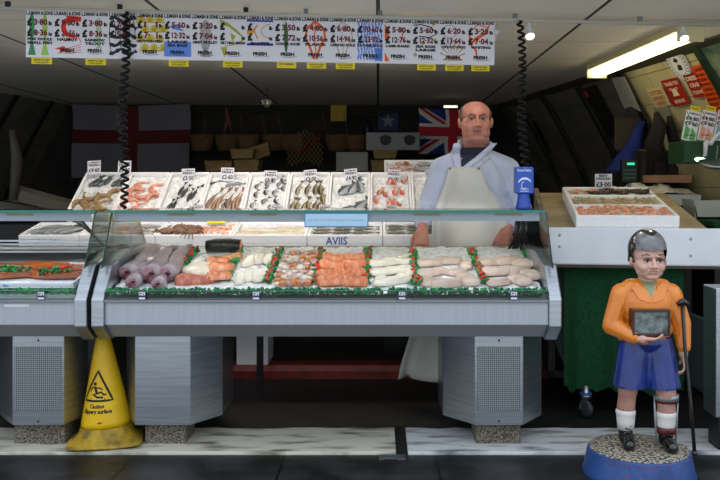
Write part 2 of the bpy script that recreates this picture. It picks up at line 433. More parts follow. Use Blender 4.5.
CARDS = [
 ('twofish', 'green', 'lime', '3·80', '8·36', ['PINK WHOLE', 'SMALL FISH'], 0, 'green and lime crayon fish', 1),
 ('lobster', 'scarlet', None, '9·80', '21·56', ['HALIBUT'], 1, 'large red crayon lobster', 0),
 ('slim', 'sage', None, '3·80', '8·36', ['RAINBOW', 'TROUT'], 1, 'small pale green crayon fish', 1),
 ('stripes', 'charcoal', None, '2·60', '5·72', [], 0, 'bold black striped fish', 0),
 ('scallop', 'mustard', None, '1  1', '7·  1', ['MUTTON FISH'], 1, 'mustard yellow shell fans all over', 0),
 ('seabass', 'blue', None, '5·60', '12·32', ['LARGE', 'SEA BASS'], 1, 'solid blue block on its lower half', 1),
 ('mullet', 'silver', None, '3·20', '7·04', ['GREY MULLET'], 1, 'grey fish standing on its tail', 0),
 ('bream', 'olive', None, None, None, ['GILT HEAD BREAM'], 1, 'olive green fish head', 1),
 ('snapper', 'amber', 'navy', None, None, ['SNAPPER'], 1, 'orange fish between two navy bands', 0),
 ('greenfish', 'forest', 'silver', '3·50', '7·72', ['CONGER HOUSE'], 1, 'thin dark green fish', 1),
 ('flat', 'orange', None, '4·80', '10·56', ['PLAICE'], 1, 'bold orange flatfish outline', 1),
 ('flatthin', 'tan', None, '6·80', '14·96', ['LEMON SOLE'], 1, 'thin brown flatfish outline', 1),
 ('waves', 'blue', None, '10·60', '23·32', ['DOVER SOLE'], 1, 'wavy blue stripes all over', 0),
 ('shark', 'orange', None, '5·80', '12·76', ['LAMB SHARK'], 1, 'orange crayon at the left edge', 0),
 ('bigfish', 'charcoal', 'olive', '5·60', '12·32', ['SEA BASS', 'LARGE'], 1, 'black fish outline with olive leaves', 1),
 ('sun', 'tan', None, '6·20', '13·64', ['WHOLE WING'], 1, 'tan sunburst at its foot', 1),
 ('squid', 'orange', None, '3·20', '7·04', ['WHITING'], 1, 'long orange squid shape', 1)]
TX = {0: 42, 2: 96, 5: 179, 7: 233, 9: 287, 10: 317, 11: 346, 14: 427, 15: 455, 16: 481}
px0, px1 = 27.0, 494.0
for i, (kind, c1, c2, p1, p2, names, fresh, look, tg) in enumerate(CARDS):
    pa = barp(px0+(px1-px0)*i/17); pb = barp(px0+(px1-px0)*(i+1)/17)
    w = (pb-pa).length+.0006; ang = math.atan2(pb.y-pa.y, pb.x-pa.x)
    M = Matrix.Translation(pa+Vector((0, -.014, .0))) @ Matrix.Rotation(ang, 4, 'Z') 
    r = thing('price_card', 'hanging price card with '+look, 'price card', M=M, group='hand lettered price cards on the rail')
    SX = S(w/.146, 1, 1)
    b = MB(); b.box(0, .146, 0, .0012, -.252, 0, 0, SX)
    b2 = MB(); art(b2, kind); b.add(b2.v, [], 0); o_ = len(b.v)-len(b2.v)
    for f, m in zip(b2.f, b2.m): b.f.append([q+o_ for q in f]); b.m.append(m); b.s.append(False)
    b.text('L.S.MASH & SONS', .003, .143, -.02, .017, 1, SX, -.0016, bold=.05)
    for row, p in ((-.067, p1), (-.122, p2)):
        b.text('£', .006, .034, row, .034, 1, SX, -.0016, bold=.08)
        if p: b.text(p, .042, .114, row, .029, 2, SX, -.0016, bold=.045)
        b.text('lb' if row > -.1 else 'kg', .12, .138, row-.006, .018, 1, SX, -.0016, bold=.06)
    for j, nm in enumerate(names):
        b.text(nm, .02 if len(nm) < 9 else .008, .126 if len(nm) < 9 else .138, -.156-.019*j, .013, 1, SX, -.0016, bold=.06)
    if fresh:
        z = -.212
        b.text('FRESH', .035, .108, z, .017, 1, SX, -.0016, bold=.06); b.ribbon([(.045, z-.014), (.08, z-.017), (.12, z-.012)], .002, 1, SX, -.0016)
    b.build('card', [paper, ink, dred, ART[c1], ART[c2] if c2 else ART[c1]], r, recalc=False)
    if i in TX:
        u = (TX[i]-(px0+(px1-px0)*i/17))/27.47*.146
        t = MB(); t.box(u-.052, u+.052, -.002, .0, -.287, -.254).text('SCOMBER' if i == 9 else ('CULTIVATED' if i in (5, 11) else 'NORTH SEA'), u-.04, u+.04, -.265, .008, 1, None, -.0026, bold=.03)
        if i != 9: t.text('ATLANTIC' if i % 2 else 'CAUGHT', u-.035, u+.035, -.278, .007, 1, None, -.0026, bold=.03)
        t.build('origin_tag', [yel, ink], r, recalc=False)['label'] = 'small yellow tag'

# ================================================================ lamps
def spotlamp(px, py, aim, label, power, lit=True):
    p = barp(px)+Vector((0, .07 if px < 500 else 0, 0)); r = thing('spotlight', label, 'spotlight', p, group='small swivel spotlights on the rail')
    MB().tube([(0, 0, 0), (0, 0, -.05)], .008).build('arm', white_paint, r)
    d = (Vector(aim)-(p+Vector((0, 0, -.06)))).normalized()
    q = d.to_track_quat('Z', 'Y').to_matrix().to_4x4(); Mh = T(0, 0, -.06) @ q @ S(.62)
    MB().lathe([(.012, -.05), (.03, -.045), (.033, -.01), (.026, .0), (.042, .05), (.045, .075), (.041, .075), (.036, .05)], 20, 0, Mh).build('lamp_head', white_paint, r, recalc=False)
    MB().lathe([(.0, .066), (.03, .064), (.041, .06)], 20, 0, Mh).build('bulb', mat('warm spotlight bulb', 'ffd8cc', .4, emit=('ffc4b4', 7)), r)
    l = bpy.data.lights.new('spot', 'SPOT'); l.energy = power; l.spot_size = R(75); l.spot_blend = .8; l.color = (1, .88, .82); l.shadow_soft_size = .04
    o = bpy.data.objects.new('light_source', l); COL.objects.link(o); o.parent = r
    o.matrix_local = T(0, 0, -.06) @ (-d).to_track_quat('Z', 'Y').to_matrix().to_4x4() @ T(0, 0, -.06)
spotlamp(529, 20, (.9, 3.2, .5), 'white spotlight on the rail just right of the coiled cord', 12)
spotlamp(683, 25, (1.6, 3.1, .6), 'white spotlight on the rail in front of the fluorescent fitting', 12)
for k, (px, ax, e) in enumerate(((496, .0, 8), (70, -1.7, 22), (215, -1.0, 22), (350, -.3, 18))):  # all but the first are added out of sight to light the boxes
    spotlamp(px, 30, (ax, 6.0, 1.1), ['white spotlight half hidden by the right end of the price cards', 'added unseen spotlight behind the second price card from the left', 'added unseen spotlight behind the seventh price card from the left', 'added unseen spotlight behind the twelfth price card from the left'][k], e)
# fluorescent fitting on the ceiling at right
pA = Vector((1.74, 6.75, 2.3)); pB = Vector((1.845, 5.03, 2.3)); d = (pB-pA); Ln = d.length; ang = math.atan2(d.y, d.x)
r = thing('fluorescent_light', 'long ceiling fluorescent fitting glowing yellow white at top right', 'ceiling light', pA, ang)
MB().prism([(-.075, -.0), (.075, 0), (.09, -.05), (-.09, -.05)], 0, Ln).build('housing', mat('cream light housing', 'd8cf9f', .5), r, bevel=.004)
for xe in (-.02, Ln): MB().box(xe, xe+.02, -.08, .08, -.11, 0).build('end_cap', mat('cream light housing', 'd8cf9f'), r, bevel=.004)
pr = [(-.07, -.05)]+[(-.07*math.cos(R(a)), -.05-.055*math.sin(R(a))) for a in range(20, 161, 20)]+[(.07, -.05)]
MB().prism(pr, .0, Ln).build('diffuser', mat('glowing diffuser', 'fff3c0', .5, emit=('fff0b8', 5)), r)
r = thing('fluorescent_light', 'bare fluorescent batten fixed to the ceiling behind the row of price cards', 'ceiling light', (-2.15, 5.78, 2.33))  # added batten, hidden by the cards, to brighten ceiling and fish boxes
MB().box(0, 2.3, -.03, .03, -.045, -.02).box(.3, .32, -.01, .01, -.02, -.0).box(1.9, 1.92, -.01, .01, -.02, 0).build('housing', white_paint, r)
MB().tube([(.02, 0, -.075), (2.28, 0, -.075)], .016, 10).build('tube', mat('bright tube', 'ffffff', .4, emit=('fff3e2', 34)), r)
for xe in (0, 2.27): MB().box(xe, xe+.03, -.02, .02, -.095, -.045).build('end_cap', white_paint, r)
def strip(px, py, Y, L):
    p = at(px, py, Y)
    r = thing('strip_light', 'short bright strip light above the red white and blue flag', 'light', p)
    MB().box(-L/2, L/2, -.02, .02, 0, .03).build('housing', white_paint, r); MB().box(-L/2, L/2, -.022, -.02, .002, .024).build('tube', mat('white tube', 'ffffff', .5, emit=('fff6e0', 1.5)), r)
strip(450.5, 108, 9.3, .15)

# ================================================================ coiled cords
def coil(px, bottom, label, lean):
    p = barp(px); n = 420; turns = 27; pts = []
    H = p.z-bottom
    for i in range(n+1):
        t = i/n; a = t*turns*2*math.pi; rr = .0 if t in (0, 1) else .016*(.7+.5*abs(math.sin(t*2.3+.4)))
        pts.append((rr*math.cos(a)+lean*t+.008*math.sin(t*9), -.04+rr*math.sin(a), -.01-t*H))
    tag(MB().tube(pts, .0075, 6).build('coiled_cord', mat('matt black rubber', '060606', .8), M=Matrix.Translation(p)), label, 'cord')
coil(127.5, 1.235, 'black coiled cord hanging down at left in front of the price cards', -.012)
coil(518.5, 1.235, 'black coiled cord hanging down at right beside the seller', .035)
# ================================================================ glass-fronted counters
def clear_glass(name, tint, gloss=.08):
    m = bpy.data.materials.new(name); m.use_nodes = True; nt = m.node_tree; N = nt.nodes; L = nt.links
    N.remove(N['Principled BSDF']); out = N['Material Output']
    t = N.new('ShaderNodeBsdfTransparent'); t.inputs[0].default_value = hexc(tint)
    g = N.new('ShaderNodeBsdfGlossy'); g.inputs['Roughness'].default_value = .03
    fr = N.new('ShaderNodeFresnel'); fr.inputs[0].default_value = 1.4
    ml = N.new('ShaderNodeMath'); ml.operation = 'MULTIPLY'; ml.inputs[1].default_value = .8; L.new(fr.outputs[0], ml.inputs[0])
    mx = N.new('ShaderNodeMixShader'); L.new(ml.outputs[0], mx.inputs[0]); L.new(t.outputs[0], mx.inputs[1]); L.new(g.outputs[0], mx.inputs[2]); L.new(mx.outputs[0], out.inputs[0])
    return m
cglass = clear_glass('clear counter glass', 'eef6f2')
steel_panel = mat('brushed steel panel', 'aeb6c0', .42, .6, 'a8b0ba', 3, 4, bump=.04, bscale=40, stretch=(25, 1, 1))
steel_under = mat('brushed steel underside', 'a3aab0', .5, .3)
perf = mat('perforated steel', '9aa1a8', .45, .6)
grid_lines(perf, .0105, .0105, .0066, .0066, '34383c', axes=(0, 2))
# holes only where both bands cross: rebuild the mask
def perforate(m):
    nt = m.node_tree; N = nt.nodes; L = nt.links
    b = N['Principled BSDF']
    lts = [n for n in N if n.type == 'MATH' and n.operation == 'LESS_THAN']
    mul = N.new('ShaderNodeMath'); mul.operation = 'MULTIPLY'; L.new(lts[0].outputs[0], mul.inputs[0]); L.new(lts[1].outputs[0], mul.inputs[1])
    mx = N.new('ShaderNodeMix'); mx.data_type = 'RGBA'; L.new(mul.outputs[0], mx.inputs['Factor'])
    mx.inputs[6].default_value = hexc('a3aab0'); mx.inputs[7].default_value = hexc('141618'); L.new(mx.outputs[2], b.inputs['Base Color'])
    inv = N.new('ShaderNodeMath'); inv.operation = 'MULTIPLY_ADD'; inv.inputs[1].default_value = -.6; inv.inputs[2].default_value = .6; L.new(mul.outputs[0], inv.inputs[0]); L.new(inv.outputs[0], b.inputs['Metallic'])
perforate(perf)
BS = .227
def bedz(Y): return .80+BS*(Y-4.17)
def bedP(px, py):
    Y = 1.497/(BS+(py-184)/F); return at(px, py, Y)
BA = math.degrees(math.atan(BS))
def mk_pedestal(parent, xa, xb, grille, dl=.15, dr=.13):
    z0, z1 = .124, .60
    plan = [(xa, 4.32), (xb, 4.32), (xb+dr, 4.51), (xb+dr, 4.85), (xb, 5.02), (xa, 5.02), (xa-dl, 4.85), (xa-dl, 4.51)]
    p = MB().prism(plan, z0, z1, 'z').build('pedestal', steel, parent, bevel=.004)
    if grille:
        MB().box(xa+.012, xb-.012, 4.314, 4.3205, z0+.075, z1-.075).build('grille', perf, p)
        s = MB()
        for z in (z0+.02, z1-.045): s.lathe([(0, .004), (.005, .002), (.006, 0)], 8, 0, T((xa+xb)/2, 4.32, z) @ RX(90))
        s.build('screw', black, p)
    return p
def counter(x0, x1, label, ped, lcheek=True, rcheek=True, canback=4.78, canlen=0.):
    r = thing('display_counter', label, 'shop counter', (0, 0, 0))
    MB().prism([(4.14, .774), (4.14, .662), (4.2, .655), (4.2, .774)], x0, x1).build('front_panel', steel_panel, r, bevel=.003)
    MB().prism([(4.15, .66), (4.26, .586), (5.0, .586), (5.0, .66)], x0, x1).build('underside_trim', steel_under, r, bevel=.003)
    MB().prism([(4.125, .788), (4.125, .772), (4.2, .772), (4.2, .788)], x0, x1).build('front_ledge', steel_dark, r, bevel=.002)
    MB().prism([(4.17, .66), (4.17, .79), (4.95, .79+.78*BS), (4.97, .66)], x0, x1).build('display_bed', steel, r)
    MB().prism([(4.95, .66), (4.95, .975), (5.01, .985), (5.01, .66)], x0, x1).build('back_rail', mat('pink worn rail', 'a3968f', .6), r, bevel=.006)
    prof = [(4.12, .79), (4.12, .655), (4.235, .575), (5.03, .575), (5.03, 1.0), (4.5, 1.0), (4.33, .955), (4.25, .945)]
    if lcheek: MB().prism(prof, x0-.062, x0).build('end_cheek', steel, r, bevel=.006)
    if rcheek: MB().prism(prof, x1, x1+.062).build('end_cheek', steel, r, bevel=.006)
    # low front glass
    MB().box(x0, x1, 4.135, 4.141, .785, .832).build('front_glass', cglass, r)
    MB().box(x0, x1, 4.134, 4.142, .830, .834).build('glass_edge', glass_edge, r)
    for xx in ([x0-.03] if lcheek else [])+([x1+.03] if rcheek else []):
        g = MB(); g.prism([(4.2, .94), (4.35, 1.205), (canback, 1.205), (4.99, .995), (4.5, .99), (4.33, .95)], xx-.003, xx+.003).build('end_glass', cglass, r)
        MB().tube([(xx, 4.185, .935), (xx, 4.345, 1.205)], .004, 6).build('glass_clip_post', mat('dark glass edge', '1d3a36', .3), r)
    c0, c1 = x0-.05, x1+.03+canlen
    MB().box(c0, c1, 4.35, canback, 1.206, 1.214).build('canopy_glass', clear_glass('canopy glass', 'd6e6e0'), r)
    MB().box(c0, c1, 4.344, 4.35, 1.204, 1.216).build('glass_edge', glass_edge, r)
    MB().box(c0+.03, c1-.03, 4.365, 4.375, 1.16, 1.205).box(c0+.03, c1-.03, 4.375, 4.46, 1.195, 1.2055).build('light_rail', mat('pale grey light rail', '8d99a3', .4, .3), r)
    x = c0+.3
    while x < c1-.2: MB().box(x, x+.14, 4.3632, 4.365, 1.187, 1.199).build('rail_label', mat('faded yellow strip', '8a8560', .6), r); x += .42
    MB().tube([(c0+.08, 4.42, 1.172), (c1-.08, 4.42, 1.172)], .011, 8).build('light_tube', mat('lit tube', 'ffffff', .4, emit=('fff4e4', 15)), r)
    for a in ped: mk_pedestal(r, *a)
    return r
cm = counter(-1.33, .83, 'long stainless steel fish counter with glass canopy in front of the seller',
    [(-1.235, -.955, False, .10, .13), (.493, .737, True)])
cl = counter(-3.0, -1.475, 'shorter stainless steel fish counter cut off by the left edge of the photo', [(-1.857, -1.596, True, .15, .055), (-2.75, -2.5, False)], lcheek=False, canback=4.6)
MB().box(-1.82, -1.70, 4.1375, 4.14, .752, .768).build('blank_label', paper, cl)
# slatted steel back of left counter
b = MB()
for k in range(4): b.box(-3.0, -1.48, 4.8+k*.04, 4.83+k*.04, .962+k*.018, .972+k*.018)
b.build('back_slats', steel, cl)
# blocks under the pedestals
gran = mat('pebbled concrete', '8d8576', .8, 0, '34302a', 130, 3, .4, .6, bump=.8, bscale=140)
for x0, x1, lab in ((.505, .735, 'pebbled concrete block under the perforated pedestal at right'), (-1.20, -.99, 'pebbled concrete block under the plain pedestal beside the yellow cone'), (-1.875, -1.612, 'pebbled concrete block under the perforated pedestal at far left')):
    b = MB().box(x0, x1, 4.375, 4.6, 0, .122); o = b.build('concrete_block', gran, bevel=.008); tag(o, lab, 'block', 'concrete blocks under the counter pedestals')
# white bucket/box far behind and back supports
tag(MB().box(0, .22, 0, .3, 0, .27).box(.01, .21, .01, .29, .27, .275).build('fish_tub', white_paint, M=T(-.99, 5.95, .086)), 'plain white box standing in the dark on the red kerb below the counter', 'box')
# little ticket holders in front strip
for px, lab in ((41, 'tiny white and blue ticket on the front glass of the left counter'), (142, 'tiny ticket on the front glass before the monkfish tails'), (256, 'tiny ticket on the front glass before the long white fillets'), (402, 'tiny ticket on the front glass before the thick white fillets'), (514, 'tiny ticket on the front glass at the right end of the counter')):
    p = at(px, 293, 4.12); r = thing('ticket_holder', lab, 'ticket', (p.x, 4.12, .788), group='tiny tickets along the front glass')
    MB().box(-.018, .018, 0, .004, .0, .042).build('holder', mat('navy ticket', '2a3350', .5), r)
    MB().box(-.015, .015, -.001, 0, .022, .039).text('IP', -.011, .0, .03, .012, 1, None, -.0015).text('2', .003, .011, .03, .012, 1, None, -.0015).box(-.015, .015, -.001, 0, .003, .012).build('ticket', [paper, ink], r, recalc=False)

# sign on the canopy front
p = at(336.5, 220, 4.34)
r = thing('notice_sign', 'pale blue notice with one faint written line hung on the canopy front', 'sign', (p.x, 4.335, p.z))
MB().box(-.163, .163, 0, .004, -.037, .037).build('backing', mat('blue sign rim', '4a7ba8', .5), r)
s = MB().box(-.158, .158, -.002, 0, -.031, .031)
random.seed(11); u = -.148
while u < .14:
    w = random.uniform(.004, .012)
    s.ribbon([(u, -.004+random.uniform(-.003, .003)), (u+w*.5, .004), (u+w, -.004)], .0018, 1 if u < -.1 or u > .0 else 2, y=-.0025); u += w+random.choice((.002, .002, .008))
s.build('sign_face', [mat('pale blue sign', 'a9cbe6', .5), mat('faint blue ink', '5579a8', .6), mat('faint red ink', 'a8525a', .6)], r, recalc=False)

# charity box (blue) on canopy
p = at(523.5, 212, 4.5)
r = thing('collecting_can', 'small blue flared collecting box with white arc standing on the glass canopy', 'collection box', (p.x, 4.5, 1.2145))
blu = mat('bright blue plastic', '2f55b4', .35)
MB().lathe([(.032, 0), (.044, .004), (.04, .02), (.03, .075), (.034, .085)], 24).build('foot', blu, r)
b = MB().box(-.047, .047, -.04, .04, .085, .225); b.build('box_body', blu, r, bevel=.006)
b = MB().ribbon(arc(0, .135, .034, .03, 20, 165), [.003+.008*math.sin(i/12*3.1) for i in range(13)], 0, y=-.0415)
b.ribbon(arc(-.005, .128, .012, .02, 90, 330), .003, 0, y=-.0415)
b.text('Good Fairy', -.04, .035, .208, .012, 0, None, -.0415)
for k in range(3): b.ribbon([(-.025, .112-.008*k), (.02, .112-.008*k)], .002, 0, y=-.0415)
b.build('printing', mat('white print', 'dfe8f4', .5), r, recalc=False)
MB().box(-.02, .02, -.003, .003, .2252, .2262).build('slot', black, r)
# dark handbag-like bundle of bags hanging under canopy at right
random.seed(5)
b = MB()
for k in range(9):
    x = random.uniform(-.035, .035); b.tube([(x, 0, .0), (x+random.uniform(-.02, .02), -.02, -.1), (x+random.uniform(-.06, .0), 0.02, -.22)], [.008, .022, .012], 7, flat=.6)
tag(b.build('bag_bundle', mat('black shiny bags', '17181a', .25), M=T(.83, 4.9, 1.19)), 'bunch of black carrier bags hanging at the right end of the counter', 'bags')
# chain beside left post, and black arm
b = MB()
for k in range(9):
    a = [Vector((.006*math.cos(t*1.047)*(1 if k % 2 else .3), .006*math.cos(t*1.047)*(.3 if k % 2 else 1), .011*math.sin(t*1.047)-.0175*k)) for t in range(6)]
    b.tube(a, .0022, 5, closed=True)
tag(b.build('chain', steel_dark, M=T((131-VX)*4.5/F, 4.5, 1.135)), 'short steel chain hanging from the left end of the long canopy', 'chain')
r = thing('clamp_arm', 'black bent clamp arm fixed at the right end of the left canopy', 'arm', at(75, 220, 4.5))
MB().tube([(0, 0, 0), (.04, 0, -.02), (.09, 0, -.07), (.15, .02, -.14)], [.012, .014, .009, .006], 8).build('arm', black, r)
MB().ell((0, 0, .005), (.022, .015, .018)).build('knob', black, r)

# yellow cone
cy = mat('yellow cone plastic', 'e3bb06', .38, 0, 'cfa505', 6, 4, bump=.05, bscale=50)
cyd = mat('dirty yellow plastic', 'bd9a22', .6, 0, '6b5a20', 16, 6, .35, .7)
r = thing('safety_cone', 'yellow caution cone with a falling figure sign between the steel pedestals', 'cone', M=T(-1.415, 4.44, 0.016) @ RY(-2.2) @ RZ(12))
PR = [(.128, .085), (.125, .11), (.034, .545), (.032, .552), (.026, .552)]
MB().lathe(PR, 40).build('cone_body', cy, r, recalc=False)
b = MB(); vs = []; N_ = 40; lev = [(.192, .004), (.19, .012), (.165, .03), (.142, .05), (.129, .085)]
for rr, z in lev:
    for j in range(N_):
        a = 2*math.pi*j/N_; q = (abs(math.cos(a))**8+abs(math.sin(a))**8)**(-1/8.)
        k = {.192: q*.98, .19: q*.97, .165: 1+(q-1)*.3}.get(rr, 1.)
        vs.append((rr*k*math.cos(a), rr*k*math.sin(a), z+(.008*math.sin(2*a+1) if rr > .18 else 0)+(.004 if rr > .18 else 0)))
fs = [(i*N_+j, i*N_+(j+1) % N_, (i+1)*N_+(j+1) % N_, (i+1)*N_+j) for i in range(4) for j in range(N_)]+[list(range(N_))[::-1]]
b.add(vs, fs, 0, True).build('cone_flange', cyd, r)
g = MB(); zc = .285
def tri(sc): return [(0, .078*sc), (.072*sc, -.052*sc), (-.072*sc, -.052*sc)]
def lerp(p, q, t): return (p[0]+(q[0]-p[0])*t, p[1]+(q[1]-p[1])*t)
T3 = tri(1.0); ring = []
for k in range(3):
    for s_ in range(8): ring.append(lerp(T3[k], T3[(k+1) % 3], s_/8))
ring += ring[:2]; g.ribbon([(x, z) for x, z in ring], .0095)
g.flatpoly(arc(-.012, .022, .008, .008, 0, 340, 10))
for pts, w in (([(-.012, .01), (-.004, -.012), (.0, -.022)], .012), ([(-.014, .01), (-.03, .0), (-.034, -.012)], .006), ([(-.006, .004), (.012, .004), (.024, -.004)], .006),
    ([(.0, -.02), (.018, -.014), (.03, -.026), (.042, -.024)], .008), ([(-.004, -.022), (-.022, -.024), (.0, -.036), (.028, -.038)], .009), ([(-.03, -.042), (.036, -.044)], .006)): g.ribbon(pts, w)
g.text('Caution', -.034, .034, -.075, .017, 0, bold=.035); g.text('Slippery surface', -.07, .07, -.098, .017, 0, bold=.035)
g2 = MB(); Rz = lambda z: .125-(z-.11)*(.091/.435)+.0012
g.v = [(v[0]*1.13, v[1], v[2]*1.13) for v in g.v]; bm = bmesh.new(); me = g.mesh('x'); bm.from_mesh(me)
for v in bm.verts:
    z = zc+v.co.z; rr = Rz(z); a = v.co.x/rr-math.pi/2-R(12)-.12; v.co = Vector((rr*math.cos(a), rr*math.sin(a), z))
bm.to_mesh(me); bm.free(); me.materials.append(ink)
o = bpy.data.objects.new('printed_sign', me); COL.objects.link(o); o.parent = r
MB().ell((-.02, -.126, .12), (.012, .002, .005), rot=RZ(10)).build('red_mark', red_m, r)

# ================================================================ polystyrene boxes
def polybox(w, d, h, wall=.018):
    b = MB(); i = wall
    b.box(0, w, 0, d, 0, .012); b.box(0, w, 0, i, .012, h); b.box(0, w, d-i, d, .012, h); b.box(0, i, i, d-i, .012, h); b.box(w-i, w, i, d-i, .012, h)
    return b
def tiltM(x, Ya, za, Yb, zb, h):
    a = math.atan2(zb-za, Yb-Ya)
    return Matrix.Translation((x, Ya+math.sin(a)*h, za-math.cos(a)*h)) @ Matrix.Rotation(a, 4, 'X')
def ice(w, d, z, nm_label, M, seed=1, amp=.008, res=.02, x0=.02, y0=.02, dome=0.):
    rnd = random.Random(seed); nx = max(2, int((w-2*x0)/res)); ny = max(2, int((d-2*y0)/res)); vs = []
    for j in range(ny+1):
        for i in range(nx+1):
            u = i/nx; v = j/ny
            vs.append((x0+(w-2*x0)*u, y0+(d-2*y0)*v, z+rnd.uniform(-amp, amp)+dome*math.sin(u*3.14)*math.sin(v*3.14)))
    fs = [(j*(nx+1)+i, j*(nx+1)+i+1, (j+1)*(nx+1)+i+1, (j+1)*(nx+1)+i) for j in range(ny) for i in range(nx)]
    o = MB().add(vs, fs, 0, True).build('crushed_ice', ice_m, M=M, recalc=False)
    return tag(o, nm_label, 'ice', kind='stuff')
# ---------------------------------------------------------------- sea food shapes
def fishmesh(L, deep, thick, mb, mt, fin, n=12, bend=0.):
    b = MB(); k = 12; vs = []
    for i in range(k+1):
        t = i/k; x = t*L*.82; h = deep*(math.sin(math.pi*min(1, t*1.02+.02)**.65)*.9+.08*(1-t)+.07)*(1 if t < .95 else .75); w = thick*(math.sin(math.pi*min(1, t+.04)**.6)*.9+.1*(1-t)+.06)
        yb = bend*math.sin(t*math.pi)
        for j in range(n):
            a = 2*math.pi*j/n; vs.append((x, yb+h/2*math.cos(a), thick/2+w/2*math.sin(a)))
    fs = []; 
    for i in range(k):
        for j in range(n): fs.append((i*n+j, i*n+(j+1) % n, (i+1)*n+(j+1) % n, (i+1)*n+j))
    b.add(vs, fs, 0, True); 
    for f in range(len(b.f)):
        j = f % n; a = 2*math.pi*(j+.5)/n; b.m[f] = 1 if math.cos(a) > .15 else 0
    b.add(vs[:n], [list(range(n))], 0, True); b.add(vs[-n:], [list(range(n))], 0, True)
    z = thick*.5; q = L*.8
    b.prism([(q, -deep*.12), (q, deep*.12), (L, deep*.5), (L*.94, 0), (L, -deep*.5)], z-.0015, z+.0015, 'z', 2)
    b.prism([(L*.3, deep*.42), (L*.42, deep*.68), (L*.6, deep*.33)], z-.001, z+.001, 'z', 2)
    b.prism([(L*.4, -deep*.42), (L*.5, -deep*.62), (L*.6, -deep*.3)], z-.001, z+.001, 'z', 2)
    b.ell((L*.07, deep*.1, thick*.86), (deep*.07, deep*.07, thick*.06), 3, nu=8, nv=5)
    return b
def fish_proto(nm, L, deep, thick, belly, back, fin, bend=0.):
    ms = [mat(nm+' belly', belly, .3, 0, vary=.2, coat=.3), mat(nm+' back', back, .3, 0, vary=.2, coat=.3), mat(nm+' fin', fin, .5), mat('fish eye', '0c0c0c', .2)]
    return Proto(lambda: fishmesh(L, deep, thick, 0, 1, 2, bend=bend).build(nm, ms))
def fl_mesh(L, W, Th, seed=0, taper=.3, cut=False):
    W *= 1.5; Th *= 1.15; L *= 1.06
    """a soft-edged slab of flesh lying flat, long in x"""
    rnd = random.Random(seed); n = 16; m = 8; vs = []
    def wid(t): return W/2*(1-taper*t)*(1-abs(2*t-1)**(6 if cut else 3.5))**.5
    for i in range(n+1):
        t = i/n; t2 = min(max(t, .004), .996); w = max(wid(t2), .002); x = (t-.5)*L
        hh = Th*(1-taper*.5*t)*(1-abs(2*t2-1)**(10 if cut else 6))**.5
        bow = .08*W*math.sin(t*3.1+seed)
        for j in range(m+1):
            u = -1+2*j/m; vs.append((x, bow+u*w, hh*(1-abs(u)**(5 if cut else 3))**.5*(1-.35*u)*(1+.12*math.sin(t*9+seed+u*2))))
    for i in range(n+1):
        for j in range(m+1): v = vs[i*(m+1)+j]; vs.append((v[0], v[1], -.001))
    K = (n+1)*(m+1); fs = []
    for i in range(n):
        for j in range(m): a = i*(m+1)+j; fs += [(a, a+m+1, a+m+2, a+1), (K+a, K+a+1, K+a+m+2, K+a+m+1)]
    for i in range(n): a = i*(m+1); fs += [(a, K+a, K+a+m+1, a+m+1), (a+m, a+2*m+1, K+a+2*m+1, K+a+m)]
    for j in range(m): a = n*(m+1)+j; fs += [(j, j+1, K+j+1, K+j), (a, K+a, K+a+1, a+1)]
    return MB().add(vs, fs, 0, True)
def prawnmesh(L):
    b = MB(); pts = arc(0, 0, L*.32, L*.32, 200, -30, 9)
    b.tube([(p[0], p[1], L*.1) for p in pts], [L*.05, L*.1, L*.12, L*.12, L*.11, L*.1, L*.085, L*.07, L*.06, L*.03], 7)
    e = pts[-1]; b.prism([(e[0], e[1]), (e[0]-L*.1, e[1]-L*.14), (e[0]+L*.06, e[1]-L*.16)], L*.08, L*.11, 'z', 0)
    for k in range(5):
        p = pts[2+k]; b.tube([(p[0]*.8, p[1]*.8, L*.06), (p[0]*.45, p[1]*.45, .002)], L*.014, 4, 1)
    s = pts[0]; b.tube([(s[0], s[1], L*.12), (s[0]-L*.1, s[1]-L*.3, L*.15), (s[0]+L*.1, s[1]-L*.5, L*.05)], L*.01, 4, 1)
    return b
def crabmesh(L):
    b = MB(); b.ell((0, 0, L*.16), (L*.34, L*.24, L*.16))
    for sg in (-1, 1):
        for k in range(4):
            y = L*(-.12+.09*k); b.tube([(sg*L*.28, y, L*.14), (sg*L*.48, y*1.6, L*.2), (sg*L*.58, y*2.2, 0)], [L*.035, L*.03, L*.01], 5)
        b.tube([(sg*L*.25, -L*.15, L*.14), (sg*L*.38, -L*.34, L*.12), (sg*L*.2, -L*.42, L*.08)], [L*.045, L*.07, L*.04], 6)
    return b
# ---------------------------------------------------------------- upper tier
UA = (5.88, 1.142); UB = (6.32, 1.44); H1 = .10
def yz(t): return UA[0]+(UB[0]-UA[0])*t, UA[1]+(UB[1]-UA[1])*t
DU = math.hypot(UB[0]-UA[0], UB[1]-UA[1])
ux = [-2.17]+[-1.84+.2976*k for k in range(9)]
boxM = []
pb = {}
shelf = thing('tiered_stand', 'stepped white stand behind the counter holding two rows of fish boxes', 'stand', (0, 0, 0))
a = math.atan2(UB[1]-UA[1], UB[0]-UA[0])
MB().add([(-2.2, UA[0]+.02, UA[1]-H1-.02), (.56, UA[0]+.02, UA[1]-H1-.02), (.56, UB[0]+.06, UB[1]-H1+.0), (-2.2, UB[0]+.06, UB[1]-H1+.0),
   (-2.2, UA[0]+.02, UA[1]-H1-.05), (.56, UA[0]+.02, UA[1]-H1-.05), (.56, UB[0]+.06, UB[1]-H1-.03), (-2.2, UB[0]+.06, UB[1]-H1-.03)],
   [(0, 1, 2, 3), (7, 6, 5, 4), (0, 4, 5, 1), (1, 5, 6, 2), (2, 6, 7, 3), (3, 7, 4, 0)]).build('upper_shelf', black, shelf)
